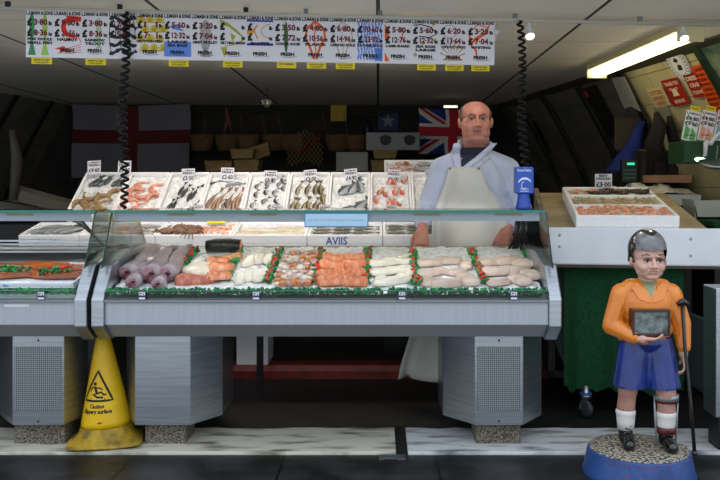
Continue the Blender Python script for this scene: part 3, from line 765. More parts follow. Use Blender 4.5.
MB().prism([(5.475, .9), (5.475, .938), (5.92, 1.0), (5.92, .9)], -2.4, .9).build('lower_shelf', green_turf, shelf)
b = MB()
for x in (-2.1, -.8, .5):
    MB().box(x, x+.04, 5.6, 5.64, 0, .9).build('post', black, shelf); MB().box(x, x+.04, 6.3, 6.34, 0, 1.3).build('post', black, shelf)
U_DESC = ['dark fish and brown langoustines', 'pink langoustines', 'slim black mackerel', 'brown pink gurnard', 'small black fish', 'olive brown fish', 'big silver bream', 'red mullet', 'pale grey fish']
U_POS = ['leftmost and widest box of the upper row', 'second box from the left in the upper row', 'third box from the left in the upper row', 'fourth box from the left in the upper row', 'fifth box from the left in the upper row', 'sixth box from the left in the upper row', 'seventh box from the left in the upper row', 'eighth box from the left in the upper row', 'upper row box half behind the seller']
for i in range(9):
    w = ux[i+1]-ux[i]-.003
    M = tiltM(ux[i], UA[0], UA[1], UB[0], UB[1], H1); boxM.append((M, w))
    if i in (0, 1): meshsrc = polybox(w, DU, H1, .016).build('polystyrene_box', poly_w, M=M, bevel=.006)
    else: meshsrc = dup(pb['u']); meshsrc.matrix_world = M
    if i == 1: pb['u'] = meshsrc
    tag(meshsrc, 'box of '+U_DESC[i]+', '+U_POS[i], 'polystyrene box', 'polystyrene fish boxes in the upper row')
    ice(w, DU, H1-.032, 'crushed ice under the '+U_DESC[i], M, i)
mackerel = fish_proto('mackerel', .15, .034, .026, '545b5e', '0e1112', '202426')
slim = fish_proto('slim_mackerel', .17, .026, .022, '3c4245', '0c0f10', '15181a')
small_dark = fish_proto('small_dark_fish', .1, .03, .02, '868c90', '16191c', '26292c', .01)
olive = fish_proto('olive_fish', .19, .036, .026, '9c8f6e', '3c3624', '5a5038', .006)
gurnard = fish_proto('gurnard', .34, .03, .028, 'a98a72', '5f4536', '7c5e4c', .03)
bream = fish_proto('bream', .2, .075, .034, 'a9b1b4', '4d5559', '3c4448')
mullet = fish_proto('red_mullet', .1, .036, .026, 'e0a893', 'b4503c', 'c56b58', .006)
grey = fish_proto('grey_fish', .2, .045, .03, 'b6bcbf', '6c7478', '787f83', .01)
langp = Proto(lambda: prawnmesh(.16).build('langoustine', [mat('brown shell', 'a98a5c', .4, 0, '7c5f3c', 60, 3), mat('brown shell legs', '9b7a4f', .4)]))
pinkl = Proto(lambda: prawnmesh(.15).build('pink_langoustine', [mat('pink shell', 'e3a48c', .4, 0, 'd07f66', 60, 3, vary=.1), mat('pink shell legs', 'e9b6a2', .4)]))
prawn = Proto(lambda: prawnmesh(.07).build('prawn', [mat('orange prawn', 'e58a5c', .35, 0, 'f0b79a', 60, 3, vary=.1), mat('orange prawn legs', 'ea9c74', .4)]))
def lay(proto, box, w, items, nm, where, cat='fish', z=H1-.034, grp=None):
    """items (u 0..1 across, v 0..1 front to back, heading in degrees)"""
    rows = {}
    for it in items: rows.setdefault(round(it[1], 1), []).append(it)
    vs = sorted(rows)
    for ri, rk in enumerate(vs):
        rname = 'only row' if len(vs) == 1 else ('front row' if ri == 0 else ('back row' if ri == len(vs)-1 else ('middle row' if len(vs) == 3 else ORD[ri]+' row')))
        for ci, it in enumerate(sorted(rows[rk])):
            pos = rname if len(rows[rk]) == 1 else '%s, %s from left' % (rname, ORD[ci])
            M = box @ T(w*it[0], DD*it[1], z) @ RZ(it[2]) @ RX(random.uniform(-8, 8))
            proto.place(M, '%s in %s, %s' % (nm, where, pos), cat, grp or nm+' in the '+where)
DD = DU
random.seed(21)
B = lambda i: boxM[i]
M0, w0 = B(0)
lay(mackerel, M0, w0, [(.18, .82, 70), (.27, .83, 68), (.36, .83, 72), (.5, .86, 74), (.6, .84, 66), (.76, .82, 72), (.84, .83, 64), (.93, .84, 76)][:7], 'short black fish', 'leftmost upper box', grp='black fish in the leftmost upper box', z=.08) if False else None
lay(mackerel, M0, w0, [(.2, .7, 68), (.29, .72, 72), (.38, .7, 66), (.52, .74, 75), (.7, .7, 70), (.8, .72, 64), (.9, .7, 72)], 'short black fish', 'leftmost upper box')
lay(langp, M0, w0, [(.2, .25, 20), (.38, .32, 80), (.5, .2, 140), (.64, .38, 40), (.74, .25, 100), (.88, .5, 10), (.34, .48, 200), (.6, .12, 60)], 'brown langoustine', 'leftmost upper box', 'shellfish')
M0, w0 = B(1)
lay(pinkl, M0, w0, [(.3, .3, 30), (.42, .7, 100), (.5, .5, 160), (.3, .55, 60), (.8, .65, 80), (.82, .4, 20), (.6, .2, 120), (.25, .15, 200)], 'pink langoustine', 'second upper box', 'shellfish')
M0, w0 = B(2)
lay(slim, M0, w0, [(.2, .1, 80), (.32, .14, 84), (.44, .45, 76), (.36, .5, 80), (.62, .35, 84), (.7, .4, 80), (.68, .1, 62), (.85, .7, 30)], 'slim black mackerel', 'third upper box')
M0, w0 = B(3)
lay(gurnard, M0, w0, [(.16, .06, 78), (.28, .05, 74), (.4, .07, 80), (.7, .05, 88), (.8, .06, 84), (.9, .05, 86)], 'long brown pink gurnard', 'fourth upper box')
lay(small_dark, M0, w0, [(.5, .2, 60), (.6, .22, 100), (.45, .7, 30), (.62, .75, 10)], 'small dark fish', 'fourth upper box')
M0, w0 = B(4)
lay(small_dark, M0, w0, [(.2, .2, 80), (.24, .45, 85), (.2, .65, 70), (.42, .3, 60), (.45, .7, 75), (.5, .5, 100), (.6, .8, 80), (.66, .5, 70), (.78, .3, 100), (.72, .7, 60), (.88, .6, 85), (.85, .8, 95), (.58, .18, 45)], 'small black and silver fish', 'fifth upper box')
M0, w0 = B(5)
lay(olive, M0, w0, [(.15, .1, 84), (.27, .08, 88), (.22, .5, 80), (.4, .1, 76), (.45, .5, 84), (.55, .12, 92), (.68, .1, 84), (.66, .5, 88), (.8, .1, 84), (.8, .5, 92), (.9, .3, 95)], 'olive brown fish', 'sixth upper box')
M0, w0 = B(6)
lay(bream, M0, w0, [(.25, .5, 55), (.5, .52, 70), (.78, .55, 100), (.3, .1, 20), (.65, .12, 60)], 'big silver bream', 'seventh upper box')
M0, w0 = B(7)
lay(mullet, M0, w0, [(.18, .3, 100), (.2, .5, 70), (.4, .45, 110), (.42, .25, 60), (.45, .75, 70), (.62, .5, 95), (.64, .75, 110), (.62, .25, 120), (.8, .78, 60), (.82, .5, 110), (.75, .25, 140)], 'little red mullet', 'eighth upper box')
M0, w0 = B(8)
lay(grey, M0, w0, [(.25, .1, 70), (.4, .4, 60), (.6, .1, 100), (.3, .6, 40), (.75, .5, 80)], 'pale grey fish', 'upper box behind the seller')
# ---------------------------------------------------------------- lower tier
LA = (5.5, 1.02); LB = (5.86, 1.088); H2 = .075
lx = [-2.33, -1.935]+[-1.935+.492*k for k in range(1, 6)]
L_DESC = ['long grey mackerel', 'grey squid', 'brown crabs and orange prawns', 'pale fillets', 'dark fish', 'dark sprats']
L_POS = ['far left of the lower row', 'second from the left in the lower row', 'third from the left in the lower row', 'below the middle of the canopy', 'with blue handwriting on its front', 'lower row box beside the seller']
DL = math.hypot(LB[0]-LA[0], LB[1]-LA[1]); lowM = []
for i in range(6):
    w = lx[i+1]-lx[i]-.004; M = tiltM(lx[i], LA[0], LA[1], LB[0], LB[1], H2); lowM.append((M, w))
    if i < 2: o = polybox(w, DL, H2, .018).build('polystyrene_box', poly_w, M=M, bevel=.006)
    else: o = dup(pb['l']); o.matrix_world = M
    if i == 1: pb['l'] = o
    tag(o, 'shallow box of '+L_DESC[i]+', '+L_POS[i], 'polystyrene box', 'shallow polystyrene boxes in the lower row')
    if i == 0:
        g = MB(); g.ribbon([(.11, .02), (.3, .02), (.3, .055), (.11, .055), (.11, .02)], .0015, y=-.001); g.text('FISH BOX', .13, .28, .038, .02, y=-.001, bold=0); g.build('stamp', mat('grey stamp ink', '8a8d92', .6), o, recalc=False)
    if i == 4:
        o2 = o; g = MB().text('AVIIS', .12, .26, .037, .05, y=-.001, bold=.02).build('handwriting', mat('blue marker', '3a5fae', .6), None, recalc=False); g.parent = o
    ice(w, DL, H2-.022, 'crushed ice under '+L_DESC[i]+', lower row', M, 30+i)
DD = DL; zl = H2-.024
mack2 = fish_proto('grey_mackerel', .26, .05, .035, '848c8f', '1f2427', '3a4043', .01)
squid = fish_proto('grey_squid', .24, .045, .03, 'a8a3a0', '57504e', '6b6462', .02)
sprat = fish_proto('dark_sprat', .19, .028, .022, '6c6c60', '24261f', '34352c', .01)
crab = Proto(lambda: crabmesh(.15).build('brown_crab', mat('brown crab shell', '8a6a55', .5, 0, '6a4c3c', 40, 3, vary=.12)))
M0, w0 = lowM[0]; lay(mack2, M0, w0, [(.12, .2, 48), (.24, .24, 52), (.36, .2, 50), (.48, .25, 54), (.6, .2, 46), (.7, .28, 50), (.2, .5, 30)], 'long grey mackerel', 'lower box at far left', z=zl)
M0, w0 = lowM[1]; lay(squid, M0, w0, [(.1, .3, 20), (.15, .6, 10), (.55, .3, -15), (.52, .55, -20), (.6, .7, 5)], 'grey squid', 'second lower box', z=zl, cat='squid')
M0, w0 = lowM[2]; lay(crab, M0, w0, [(.1, .3, 10), (.22, .55, 60), (.28, .25, -20), (.38, .5, 30), (.46, .2, 80)], 'brown crab', 'third lower box', 'crab', z=zl)
lay(prawn, M0, w0, [(.56, .7, 10), (.62, .5, 70), (.66, .8, 130), (.7, .6, 200), (.74, .35, 40), (.78, .8, 90), (.82, .5, 10), (.86, .7, 160), (.9, .3, 70), (.93, .85, 30), (.95, .6, 100), (.6, .3, 45)], 'small orange prawn', 'third lower box', 'shellfish', z=zl)
fil0 = Proto(lambda: fl_mesh(.2, .09, .016, 3).build('pale_fillet', mat('cream fish flesh', 'ddd5c2', .4, 0, 'c9c0a6', 12, 4, coat=.2)))
M0, w0 = lowM[3]; lay(fil0, M0, w0, [(.22, .25, 5), (.25, .6, -8), (.6, .3, 3), (.72, .7, 10), (.82, .3, -5), (.5, .6, 20)], 'wide cream fillet', 'fourth lower box', 'fish fillet', z=zl)
for bi, nm in ((4, 'fifth lower box'), (5, 'sixth lower box')):
    M0, w0 = lowM[bi]; it = [(.06+.09*k, v, random.uniform(-8, 8)) for v in (.25, .5, .75) for k in (0, 3, 6)]
    lay(sprat, M0, w0, it, 'dark striped fish', nm, z=zl+.004)
# extra tray behind at upper right
M = tiltM(.05, 6.6, 1.375, 6.95, 1.55, .07) ; w = .44
tag(polybox(w, .39, .07, .018).build('polystyrene_box', poly_w, M=M, bevel=.006), 'white polystyrene box of red and grey fish raised behind the upper row beside the seller', 'polystyrene box')
tag(MB().box(.05, .49, 6.66, 7.0, .0, 1.34).build('box_stand', black), 'dark stand holding the raised fish box beside the seller', 'stand')
ice(w, .39, .048, 'crushed ice in the raised box beside the seller', M, 77); DD = .39
lay(mullet, M, w, [(.1, .5, 40), (.2, .8, 10), (.3, .3, 80), (.38, .6, 20), (.45, .8, 120), (.55, .5, 60), (.92, .4, 90)], 'little pink fish', 'raised box beside the seller', z=.05)
lay(grey, M, w, [(.45, .25, 20), (.5, .6, -20), (.1, .2, 10), (.6, .8, 0)], 'grey silver fish', 'raised box beside the seller', z=.05)
tag(MB().box(0, .0, 0, 0, 0, 0) if False else MB().box(-.06, .06, 0, .1, 0, .003).build('ticket_card', yel, M=lowM[2][0] @ T(.34, .3, H2+.004) @ RX(50)), 'small yellow card above the orange prawns', 'ticket')

# ---- price tickets
def ticket(px, py_bottom, Y, h, w, price, label, tilt=10, rz=0, words=('L.S.MASH', 'FRESH')):
    p = at(px, py_bottom, Y)
    r = thing('price_ticket', label, 'price ticket', M=Matrix.Translation(p) @ RZ(rz) @ RX(-tilt) @ RY(random.uniform(-6, 6)), group='white hand lettered price tickets among the fish boxes')
    b = MB().box(-w/2, w/2, 0, .0015, 0, h)
    b.text(words[0], -w*.42, w*.42, h*.86, h*.13, 1, None, -.0008, bold=.03); b.text(words[1], -w*.42, w*.42, h*.66, h*.15, 1, None, -.0008, bold=.04)
    if price: b.text(price, -w*.4, w*.42, h*.3, h*.3, 1, None, -.0008, bold=.03)
    b.build('card', [paper, ink], r, recalc=False)
    MB().tube([(0, .003, -.03), (0, .003, h*.6)], .002, 5).build('pin', steel_dark, r)
random.seed(3)
FR = ['SQUID', 'PRAWNS', 'SPRATS', 'GURNARD', 'BASS', 'SARDINES', 'BREAM', 'MULLET']
NM = ['back rim of the leftmost upper box', 'upper rim between the first and second boxes', 'back rim of the third upper box', 'back rim of the fourth upper box', 'back rim of the fifth upper box', 'back rim of the sixth upper box', 'back rim of the seventh upper box', 'back rim of the eighth upper box']
for k, (px, pb_, pr) in enumerate(((94, 174, '£4·60'), (124, 174, '£3·20'), (188, 182, '£5·50'), (227, 181, '£2·60'), (270, 184, '£6·50'), (311, 183, '£3·00'), (351.5, 182, '£4·90'), (393, 183, '£6·00'))):
    ticket(px, pb_, 6.26, .1, .098 if k < 4 else .095, pr, 'white price ticket standing at the '+NM[k], rz=-3)
ticket(429.5, 181, 6.1, .08, .05, '£', 'narrow white price ticket just left of the seller', 5)
for px, w, nm in ((196, .11, 'third'), (276, .09, 'fifth'), (325, .085, 'sixth'), (391, .08, 'eighth')):
    ticket(px, 213, 5.9, .065, w, None, 'white ticket at the front of the '+nm+' upper box', 30)
# ================================================================ main display bed
def bedM(px, py, h=0., dz=.014, tip=0.):
    py += 4.5-(py-255)*.05
    return Matrix.Translation(bedP(px, py)+Vector((0, 0, dz))) @ RX(BA) @ RZ(h) @ RY(tip)
bedplane = Matrix.Translation((-1.33, 4.17, .80)) @ RX(BA)
ice(2.16, .80, .008, 'crushed ice covering the bed of the long counter', bedplane, 99, .006, .022, .01, .01)
leafM = [green_leaf, mat('bright green plastic leaf', '2a9a4c', .5), mat('dark green plastic leaf', '0b4a30', .5)]
berry_me = MB().ell((0, 0, 0), .0085, nu=8, nv=6).mesh('berry'); berry_me.materials.append(mat('red plastic berry', 'cf2b1f', .35))
def garland(pts, label, w=.022, dens=1., berries=1., dark=0., cat='garland', h=.022, group='plastic parsley strips between the fish'):
    rnd = random.Random(int(pts[0].x*1000+pts[-1].y*77)); o0 = pts[0]
    r = thing('parsley_strip', label, cat, o0, group=group); b = MB()
    for k in range(len(pts)-1):
        A, Bp = pts[k]-o0, pts[k+1]-o0; d = Bp-A; L = d.length; t_ = d.normalized(); s_ = Vector((-t_.y, t_.x, 0))
        n = int(L/.0026*dens)
        for i in range(n):
            c = A+d*rnd.random()+s_*rnd.gauss(0, w*.5)+Vector((0, 0, rnd.uniform(.002, h)))
            rr = rnd.uniform(.006, .013)
            b.ell(c, (rr, rr*rnd.uniform(.6, 1.2), rr*rnd.uniform(.4, .8)), rnd.choice((0, 0, 1, 2)) if rnd.random() > dark else 2, rot=Euler((rnd.random()*3, rnd.random()*3, rnd.random()*3)).to_matrix(), nu=5, nv=4)
    o = b.build('leaves', leafM, r, recalc=False)
    tot = sum((pts[k+1]-pts[k]).length for k in range(len(pts)-1))
    for i in range(int(tot/.026*berries)):
        t = rnd.random(); k = min(int(t*(len(pts)-1)), len(pts)-2); f = t*(len(pts)-1)-k
        c = pts[k].lerp(pts[k+1], f)-o0+Vector((rnd.gauss(0, w*.4), rnd.gauss(0, w*.3), h*.95))
        q = bpy.data.objects.new('berry', berry_me); COL.objects.link(q); q.parent = r; q.location = c
    return r
def bl(*pp): return [bedP(x, y)+Vector((0, 0, .012)) for x, y in pp]
GL = [((111, 281), (127, 266), (143, 251), 'at the left end of the long counter', 1.5), ((172, 284), (184, 268), (196, 252), 'right of the monkfish tails', 1.1), ((226, 284), (233, 267), (241, 251), 'right of the salmon steaks', .5),
      ((267, 286), (274, 268), (281, 252), 'left of the mixed fish chunks', 1.1), ((314, 287), (317, 270), (321, 253), 'left of the orange salmon fillets', 1.1), ((366, 287), (366, 270), (368, 252), 'right of the orange salmon fillets', 1.1),
      ((417, 288), (415, 270), (412, 253), 'left of the pinkish fillets', 1.1), ((486, 287), (478, 270), (471, 253), 'in the middle of the pinkish fillets', 1.8), ((543, 282), (535, 268), (526, 254), 'at the right end of the long counter', 1.3)]
for *pp, where, be in GL: garland(bl(*pp), 'green plastic parsley strip with red berries '+where, berries=be, dark=.4 if 'monk' in where else 0.)
for (xa, xb, where) in ((103, 205, 'in front of the monkfish tails'), (208, 258, 'in front of the salmon steaks'), (260, 322, 'in front of the mixed chunks'), (324, 382, 'in front of the orange fillets'), (388, 470, 'in front of the thick white fillets'), (474, 546, 'in front of the pinkish fillets at right')):
    garland(bl((xa, 296.5), ((xa+xb)/2, 297), (xb, 296.5)), 'dark green plastic parsley row along the glass '+where, w=.016, berries=0, dark=.35, h=.028, dens=1.3)
# monkfish tails
mk = mat('grey purple fish skin', 'a59ba0', .3, 0, '7a6c76', 14, 5, .3, .7, coat=.4); mcut = mat('cut fish flesh', 'a8868c', .35, 0, '6a2f38', 30, 3)
def tail(a, b_, r0, r1, label, sag=.0, mskin=mk):
    r0 *= 1.12; A = bedP(a[0], a[1]+4)+Vector((0, 0, r0+.004)); Bq = bedP(*b_)+Vector((0, 0, r1+.004)); r = thing('fish_tail', label, 'fish', A, group='thick grey fish tails at the left of the long counter')
    d = Bq-A; n = 9; pts = [d*(i/n)+Vector((.012*math.sin(i*.7), 0, .0)) for i in range(n+1)]; pts[0] = Vector((0, 0, 0))
    MB().tube(pts, [r0*.97]+[r0+(r1-r0)*(i/n)+.003*math.sin(i*1.9) for i in range(1, n)]+[r1*.5], 14, flat=.85).build('body', mskin, r)
    dn = d.normalized(); q = (-dn).to_track_quat('Z', 'Y').to_matrix().to_4x4()
    MB().ell((0, 0, .001), (r0*.8, r0*.72, .004), 0, q).build('cut_face', mcut, r)
    MB().ell((r0*.15, r0*.1, .004), (r0*.28, r0*.2, .003), 0, q).build('bone_hollow', mat('dark red hollow', '3a161c', .4), r)
    return r
tail((126, 279), (159, 252), .042, .03, 'grey purple monkfish tail nearest the left glass end, cut end facing front')
tail((150, 282), (170, 256), .048, .03, 'fat grey monkfish tail with a dark hollow, second from the left')
tail((166, 281), (185, 256), .044, .03, 'scaly grey monkfish tail beside the dark parsley strip')
tail((140, 268), (178, 251), .03, .022, 'pale grey monkfish tail lying behind the two cut ends')
tail((132, 287), (150, 262), .034, .03, 'short lilac grey monkfish piece at the very front between the cut ends')
tail((157, 288), (168, 270), .03, .028, 'small lilac grey monkfish piece at the front under the fat tail')
tail((176, 262), (192, 250), .026, .02, 'small grey monkfish tail at the back by the rail')
# salmon half, steak, black piece
whitef = mat('white fish flesh', 'e6e1d6', .4, 0, 'd2cbbb', 14, 4, coat=.25)
Proto(lambda: fl_mesh(.2, .13, .03, 2, .3).build('salmon_belly', mat('pale salmon belly', 'e9e3d4', .35, 0, 'c3b49c', 10, 4, coat=.3))).place(bedM(200, 268, 55, .014), 'wide pale belly side of salmon behind the red steak', 'fish')
salm = mat('salmon flesh', 'cb7446', .35, 0, 'dfa580', 30, 3, .45, .62, coat=.35, stretch=(3.5, .6, 1)); salm2 = mat('red salmon flesh', 'ad5640', .35, 0, 'c98570', 30, 3, .45, .65, coat=.35, stretch=(3, .6, 1))
Proto(lambda: fl_mesh(.19, .085, .04, 5, .5, True).build('salmon_steak', salm2)).place(bedM(195, 281, -6, .012), 'big red salmon steak at the front beside the monkfish', 'fish')
sal_s = Proto(lambda: fl_mesh(.13, .085, .026, 7, .15, True).build('salmon_fillet', salm))
for k, (x, y, h, s_) in enumerate(((218, 261, 8, 1.0), (232, 258, 60, .8), (222, 269, -12, 1.05), (219, 279, 15, .95))):
    sal_s.place(bedM(x, y, h, .016+.004*k) @ S(s_), ['orange salmon fillet just below the black fish piece', 'narrow orange salmon fillet at the right, by the green strip', 'orange salmon fillet in the middle of the left pile', 'lowest orange salmon fillet beside the red steak'][k], 'fish fillet', 'orange salmon fillets in the left pile')
p = bedP(224, 254); r = thing('fish_piece', 'black skinned fish piece with an orange cut end lying at the back', 'fish', (p.x, p.y, p.z+.045))
MB().tube([(-.105, 0, 0), (-.1, 0, 0), (-.05, 0, .004), (.03, 0, .004), (.095, 0, 0)], [.02, .036, .043, .045, .042], 14, flat=.9).build('body', mat('black speckled skin', '15181a', .35, 0, '3a3d3c', 60, 3, .5, .7), r)
MB().lathe([(0, .004), (.036, .002), (.04, 0)], 16, 0, T(.095, 0, 0) @ RY(90)).build('cut_face', mat('orange cut salmon', 'd07a4c', .4), r)
# long white fillets
wf = Proto(lambda: fl_mesh(.2, .062, .02, 11, .35).build('white_fillet', whitef))
POSN = ['leftmost, near the front', 'second from the left at the front', 'right of the middle at the front', 'rightmost at the front', 'left at the back', 'middle at the back', 'right at the back']
for k, (x, y, h, s_) in enumerate(((241, 279, 78, .75), (250, 276, 84, .85), (258, 277, 88, .85), (263, 274, 80, .7), (250, 261, 70, .85), (259, 259, 86, .8), (269, 258, 76, .75))):
    wf.place(bedM(x, y, h+180, .014+.003*(k % 3)) @ S(s_, 1.15*s_, 1.1), 'long white fillet left of the mixed chunks, '+POSN[k], 'fish fillet', 'long white fillets left of the mixed chunks')
# mixed chunks
def chunk(seed, m):
    def f():
        rnd = random.Random(seed); b = MB().ell((0, 0, .012), (.02, .015, .013), nu=10, nv=7)
        b.v = [(max(-.016, min(.016, x*1.3))+rnd.uniform(-.002, .002), max(-.012, min(.012, y*1.3))+rnd.uniform(-.002, .002), max(.001, min(.022, z*1.05))) for x, y, z in b.v]
        return b.build('fish_chunk', m)
    return Proto(f)
cks = [(chunk(1, mat('white chunk', 'dcd3c6', .4, 0, 'c8bcb0', 30, 3, vary=.06)), 'white'), (chunk(2, mat('smoked orange chunk', 'cf8a55', .35, 0, 'c47848', 30, 3, vary=.1)), 'orange'), (chunk(3, mat('pinkish chunk', 'c9aaa2', .4, 0, 'b79690', 30, 3, vary=.08)), 'pinkish')]
rnd = random.Random(4)
for row in range(9):
    yy = 286-row*4.0; xa = 277+row*1.2; xb = 309+row*.8; n = 7 if row < 5 else 6
    for c in range(n):
        pr_, cn = cks[rnd.choice((0, 0, 0, 2, 2, 1, 1)) if row else rnd.choice((0, 2, 1))]
        s_ = rnd.uniform(.85, 1.25)
        pr_.place(bedM(xa+(xb-xa)*c/(n-1)+rnd.uniform(-1.2, 1.2), yy+rnd.uniform(-1, 1), rnd.uniform(0, 360), .012+rnd.uniform(0, .012)) @ S(s_), '%s fish chunk in the mixed heap, %s row from front, %s from left' % (cn, ORD[row], ORD[c]), 'fish chunk', 'mixed fish chunks in one heap')
# orange fillets
big = Proto(lambda: fl_mesh(.15, .085, .032, 13, .12, True).build('salmon_fillet', mat('orange salmon flesh', 'c66a3c', .35, 0, 'dc9a72', 30, 3, .45, .65, coat=.35, stretch=(3.5, .6, 1), vary=.06)))
OF = [(332, 283, 8, 1.0, 'bottom left corner'), (355, 284, 0, .85, 'bottom right corner'), (344, 283, -10, .7, 'bottom middle'), (331, 276, 12, 1.0, 'second layer up at left'), (343, 276, -4, .62, 'centre, small square piece'), (356, 275, 4, .66, 'right of centre, small square piece'), (333, 267, -6, 1.0, 'middle left, long piece'), (353, 266, 3, .95, 'middle right, long piece'), (334, 259, -14, .9, 'top left, pointed piece'), (354, 259, 0, .85, 'top right corner')]
for x, y, h, s_, w in OF: big.place(bedM(x, y, h*1.6+random.uniform(-6, 6), .014+random.uniform(0, .008)) @ S(s_, s_*(.95 if s_ > .8 else 1.25), 1), 'orange salmon fillet in the middle pile, '+w, 'fish fillet', 'orange salmon fillets in the middle pile')
# thick white fillets
thk = Proto(lambda: fl_mesh(.18, .08, .024, 17, .35, True).build('thick_white_fillet', mat('thick white flesh', 'e4e0d2', .35, 0, 'cfcab8', 10, 4, coat=.3)))
for x, y, h, s_, w in ((380, 282, 80, .75, 'front left corner'), (395, 281, 15, 1.0, 'front, widest piece'), (406, 276, 40, .7, 'right edge near the front'), (385, 272, 10, .9, 'middle left'), (400, 270, -12, .9, 'middle right'), (382, 262, 6, .9, 'back left'), (398, 260, -10, .9, 'back right'), (405, 256, 30, .6, 'back right corner, smallest')):
    thk.place(bedM(x, y, h, .014+random.uniform(0, .006)) @ S(s_), 'thick white fillet right of the salmon pile, '+w, 'fish fillet', 'thick white fillets right of the salmon pile')
# pinkish fillets
pk = Proto(lambda: fl_mesh(.155, .08, .024, 23, .2, True).build('pinkish_fillet', mat('pinkish grey flesh', 'cfbdb0', .35, 0, 'b79f92', 12, 4, .35, .7, coat=.3, vary=.06)))
PF = [(428, 283, 84, .72, 'front left'), (446, 284, 0, 1.05, 'front, second from the left'), (466, 281, 100, .95, 'front, just left of the berry strip'), (429, 273, 8, .85, 'second row, leftmost'), (444, 271, -20, .8, 'second row, middle'), (457, 272, 20, .75, 'second row, right'), (430, 262, 0, .95, 'back left'), (449, 260, -6, .95, 'back middle'), (465, 265, 75, .7, 'back right'),
      (498, 283, 10, .8, 'right section, front left'), (519, 282, 120, .85, 'right section, front middle'), (531, 276, 115, .8, 'right section, front right'), (496, 272, -4, 1.0, 'right section, middle left'), (514, 270, 6, 1.0, 'right section, middle'), (489, 261, 0, .95, 'right section, back left'), (507, 260, 8, 1.0, 'right section, back middle'), (522, 264, 125, .85, 'right section, back right')]
for x, y, h, s_, w in PF: pk.place(bedM(x, y, h, .014+random.uniform(0, .006)) @ S(s_), 'pinkish grey fillet at the right of the counter, '+w, 'fish fillet', 'pinkish fillets on the right half of the counter')
# ---- left counter contents
p = bedP(30, 286)
tray = MB().prism([(0, 0), (1.1, 0), (1.1, .33), (0, .33)], 0, .008, 'z'); tray.box(0, 1.1, 0, .012, .008, .03).box(0, 1.1, .318, .33, .008, .03).box(1.088, 1.1, 0, .33, .008, .03).box(0, .012, 0, .33, .008, .03)
tag(tray.build('display_tray', white_paint, M=Matrix.Translation((-2.62, 4.26, bedz(4.26)+.006)) @ RX(BA), bevel=.004), 'shallow white tray holding smoked fish on the left counter', 'tray')
smk = Proto(lambda: fl_mesh(.34, .1, .022, 29, .3).build('smoked_fillet', mat('smoked orange flesh', 'a9571a', .35, 0, '7d3a10', 9, 5, .3, .65, coat=.4, vary=.12)))
for x, y, h, s_, w in ((16, 275, 4, 1.0, 'leftmost in front'), (60, 276, -8, .9, 'rightmost in front'), (8, 268, 2, 1.0, 'leftmost at the back'), (38, 269, 176, 1.0, 'middle at the back'), (70, 269, -3, .9, 'rightmost at the back'), (40, 276, 170, .8, 'middle in front')):
    smk.place(bedM(x, y, h, .022+random.uniform(0, .006)) @ S(s_), 'dark orange smoked fillet in the tray on the left counter, '+w, 'fish fillet', 'smoked fillets in the left tray')
garland([q_+Vector((0, -.02, .03)) for q_ in bl((-25, 281), (34, 280))], 'green plastic parsley strip over the smoked fillets at the far left', w=.03, berries=.0, h=.035)
garland([q_+Vector((0, -.02, .03)) for q_ in bl((40, 282), (60, 281))], 'short green parsley tuft in front of the smoked fillets', w=.022, berries=.6, h=.035)
garland([q_+Vector((0, -.02, .03)) for q_ in bl((62, 281), (73, 279))], 'small parsley tuft thick with red berries on the left counter', w=.016, dens=.5, berries=7, h=.03)
garland(bl((-40, 296), (20, 296)), 'green plastic parsley row along the left counter glass at the photo edge', w=.014, berries=0)
garland(bl((22, 296), (80, 296)), 'green plastic parsley row along the left counter glass near the joint', w=.016, berries=0)
Proto(lambda: fl_mesh(.07, .02, .006, 3).build('blue_band', mat('blue band', '2a7fc0', .4))).place(bedM(10, 286, 12, .02), 'small blue band in the front of the left counter', 'band')
# ================================================================ people
def hand(b, W, d, n, mirror=1, s=1., curl=(15, 30, 25), m=0, spread=.05):
    """palm, four fingers and thumb; W wrist, d towards knuckles, n back of hand, thumb on +l*mirror side"""
    W = Vector(W); d = Vector(d).normalized(); n = Vector(n); n = (n-d*n.dot(d)).normalized(); l = d.cross(n)*mirror
    def P(a, c, e): return W+(d*a+l*c+n*e)*s
    b.cap(P(-.02, 0, 0), .026*s, P(.03, .004, 0), .024*s, m)
    for c in (-.03, -.01, .01, .03): b.cap(P(.01, c*.6, 0), .017*s, P(.088, c, .0), .0135*s, m)
    for k, (c, L) in enumerate(((.032, .9), (.011, 1.), (-.011, .94), (-.032, .76))):
        p = P(.09, c, 0); ang = 0; dd = d+l*c*spread*20*.3
        for seg, (sl, cu) in enumerate(zip((.042, .026, .021), curl)):
            ang += cu+k*2; v = (dd*math.cos(R(ang))-n*math.sin(R(ang))).normalized(); q = p+v*sl*L*s
            b.cap(p, (.0095-.0008*seg)*s, q, (.0088-.001*seg)*s, m, 10); p = q
    p = P(.018, .03, -.006); v1 = (d*.62+l*.62-n*.35).normalized(); v2 = (d*.9+l*.15-n*.4).normalized()
    q = p+v1*.042*s; b.cap(p, .014*s, q, .0115*s, m, 10); b.cap(q, .0115*s, q+v2*.03*s, .0098*s, m, 10)
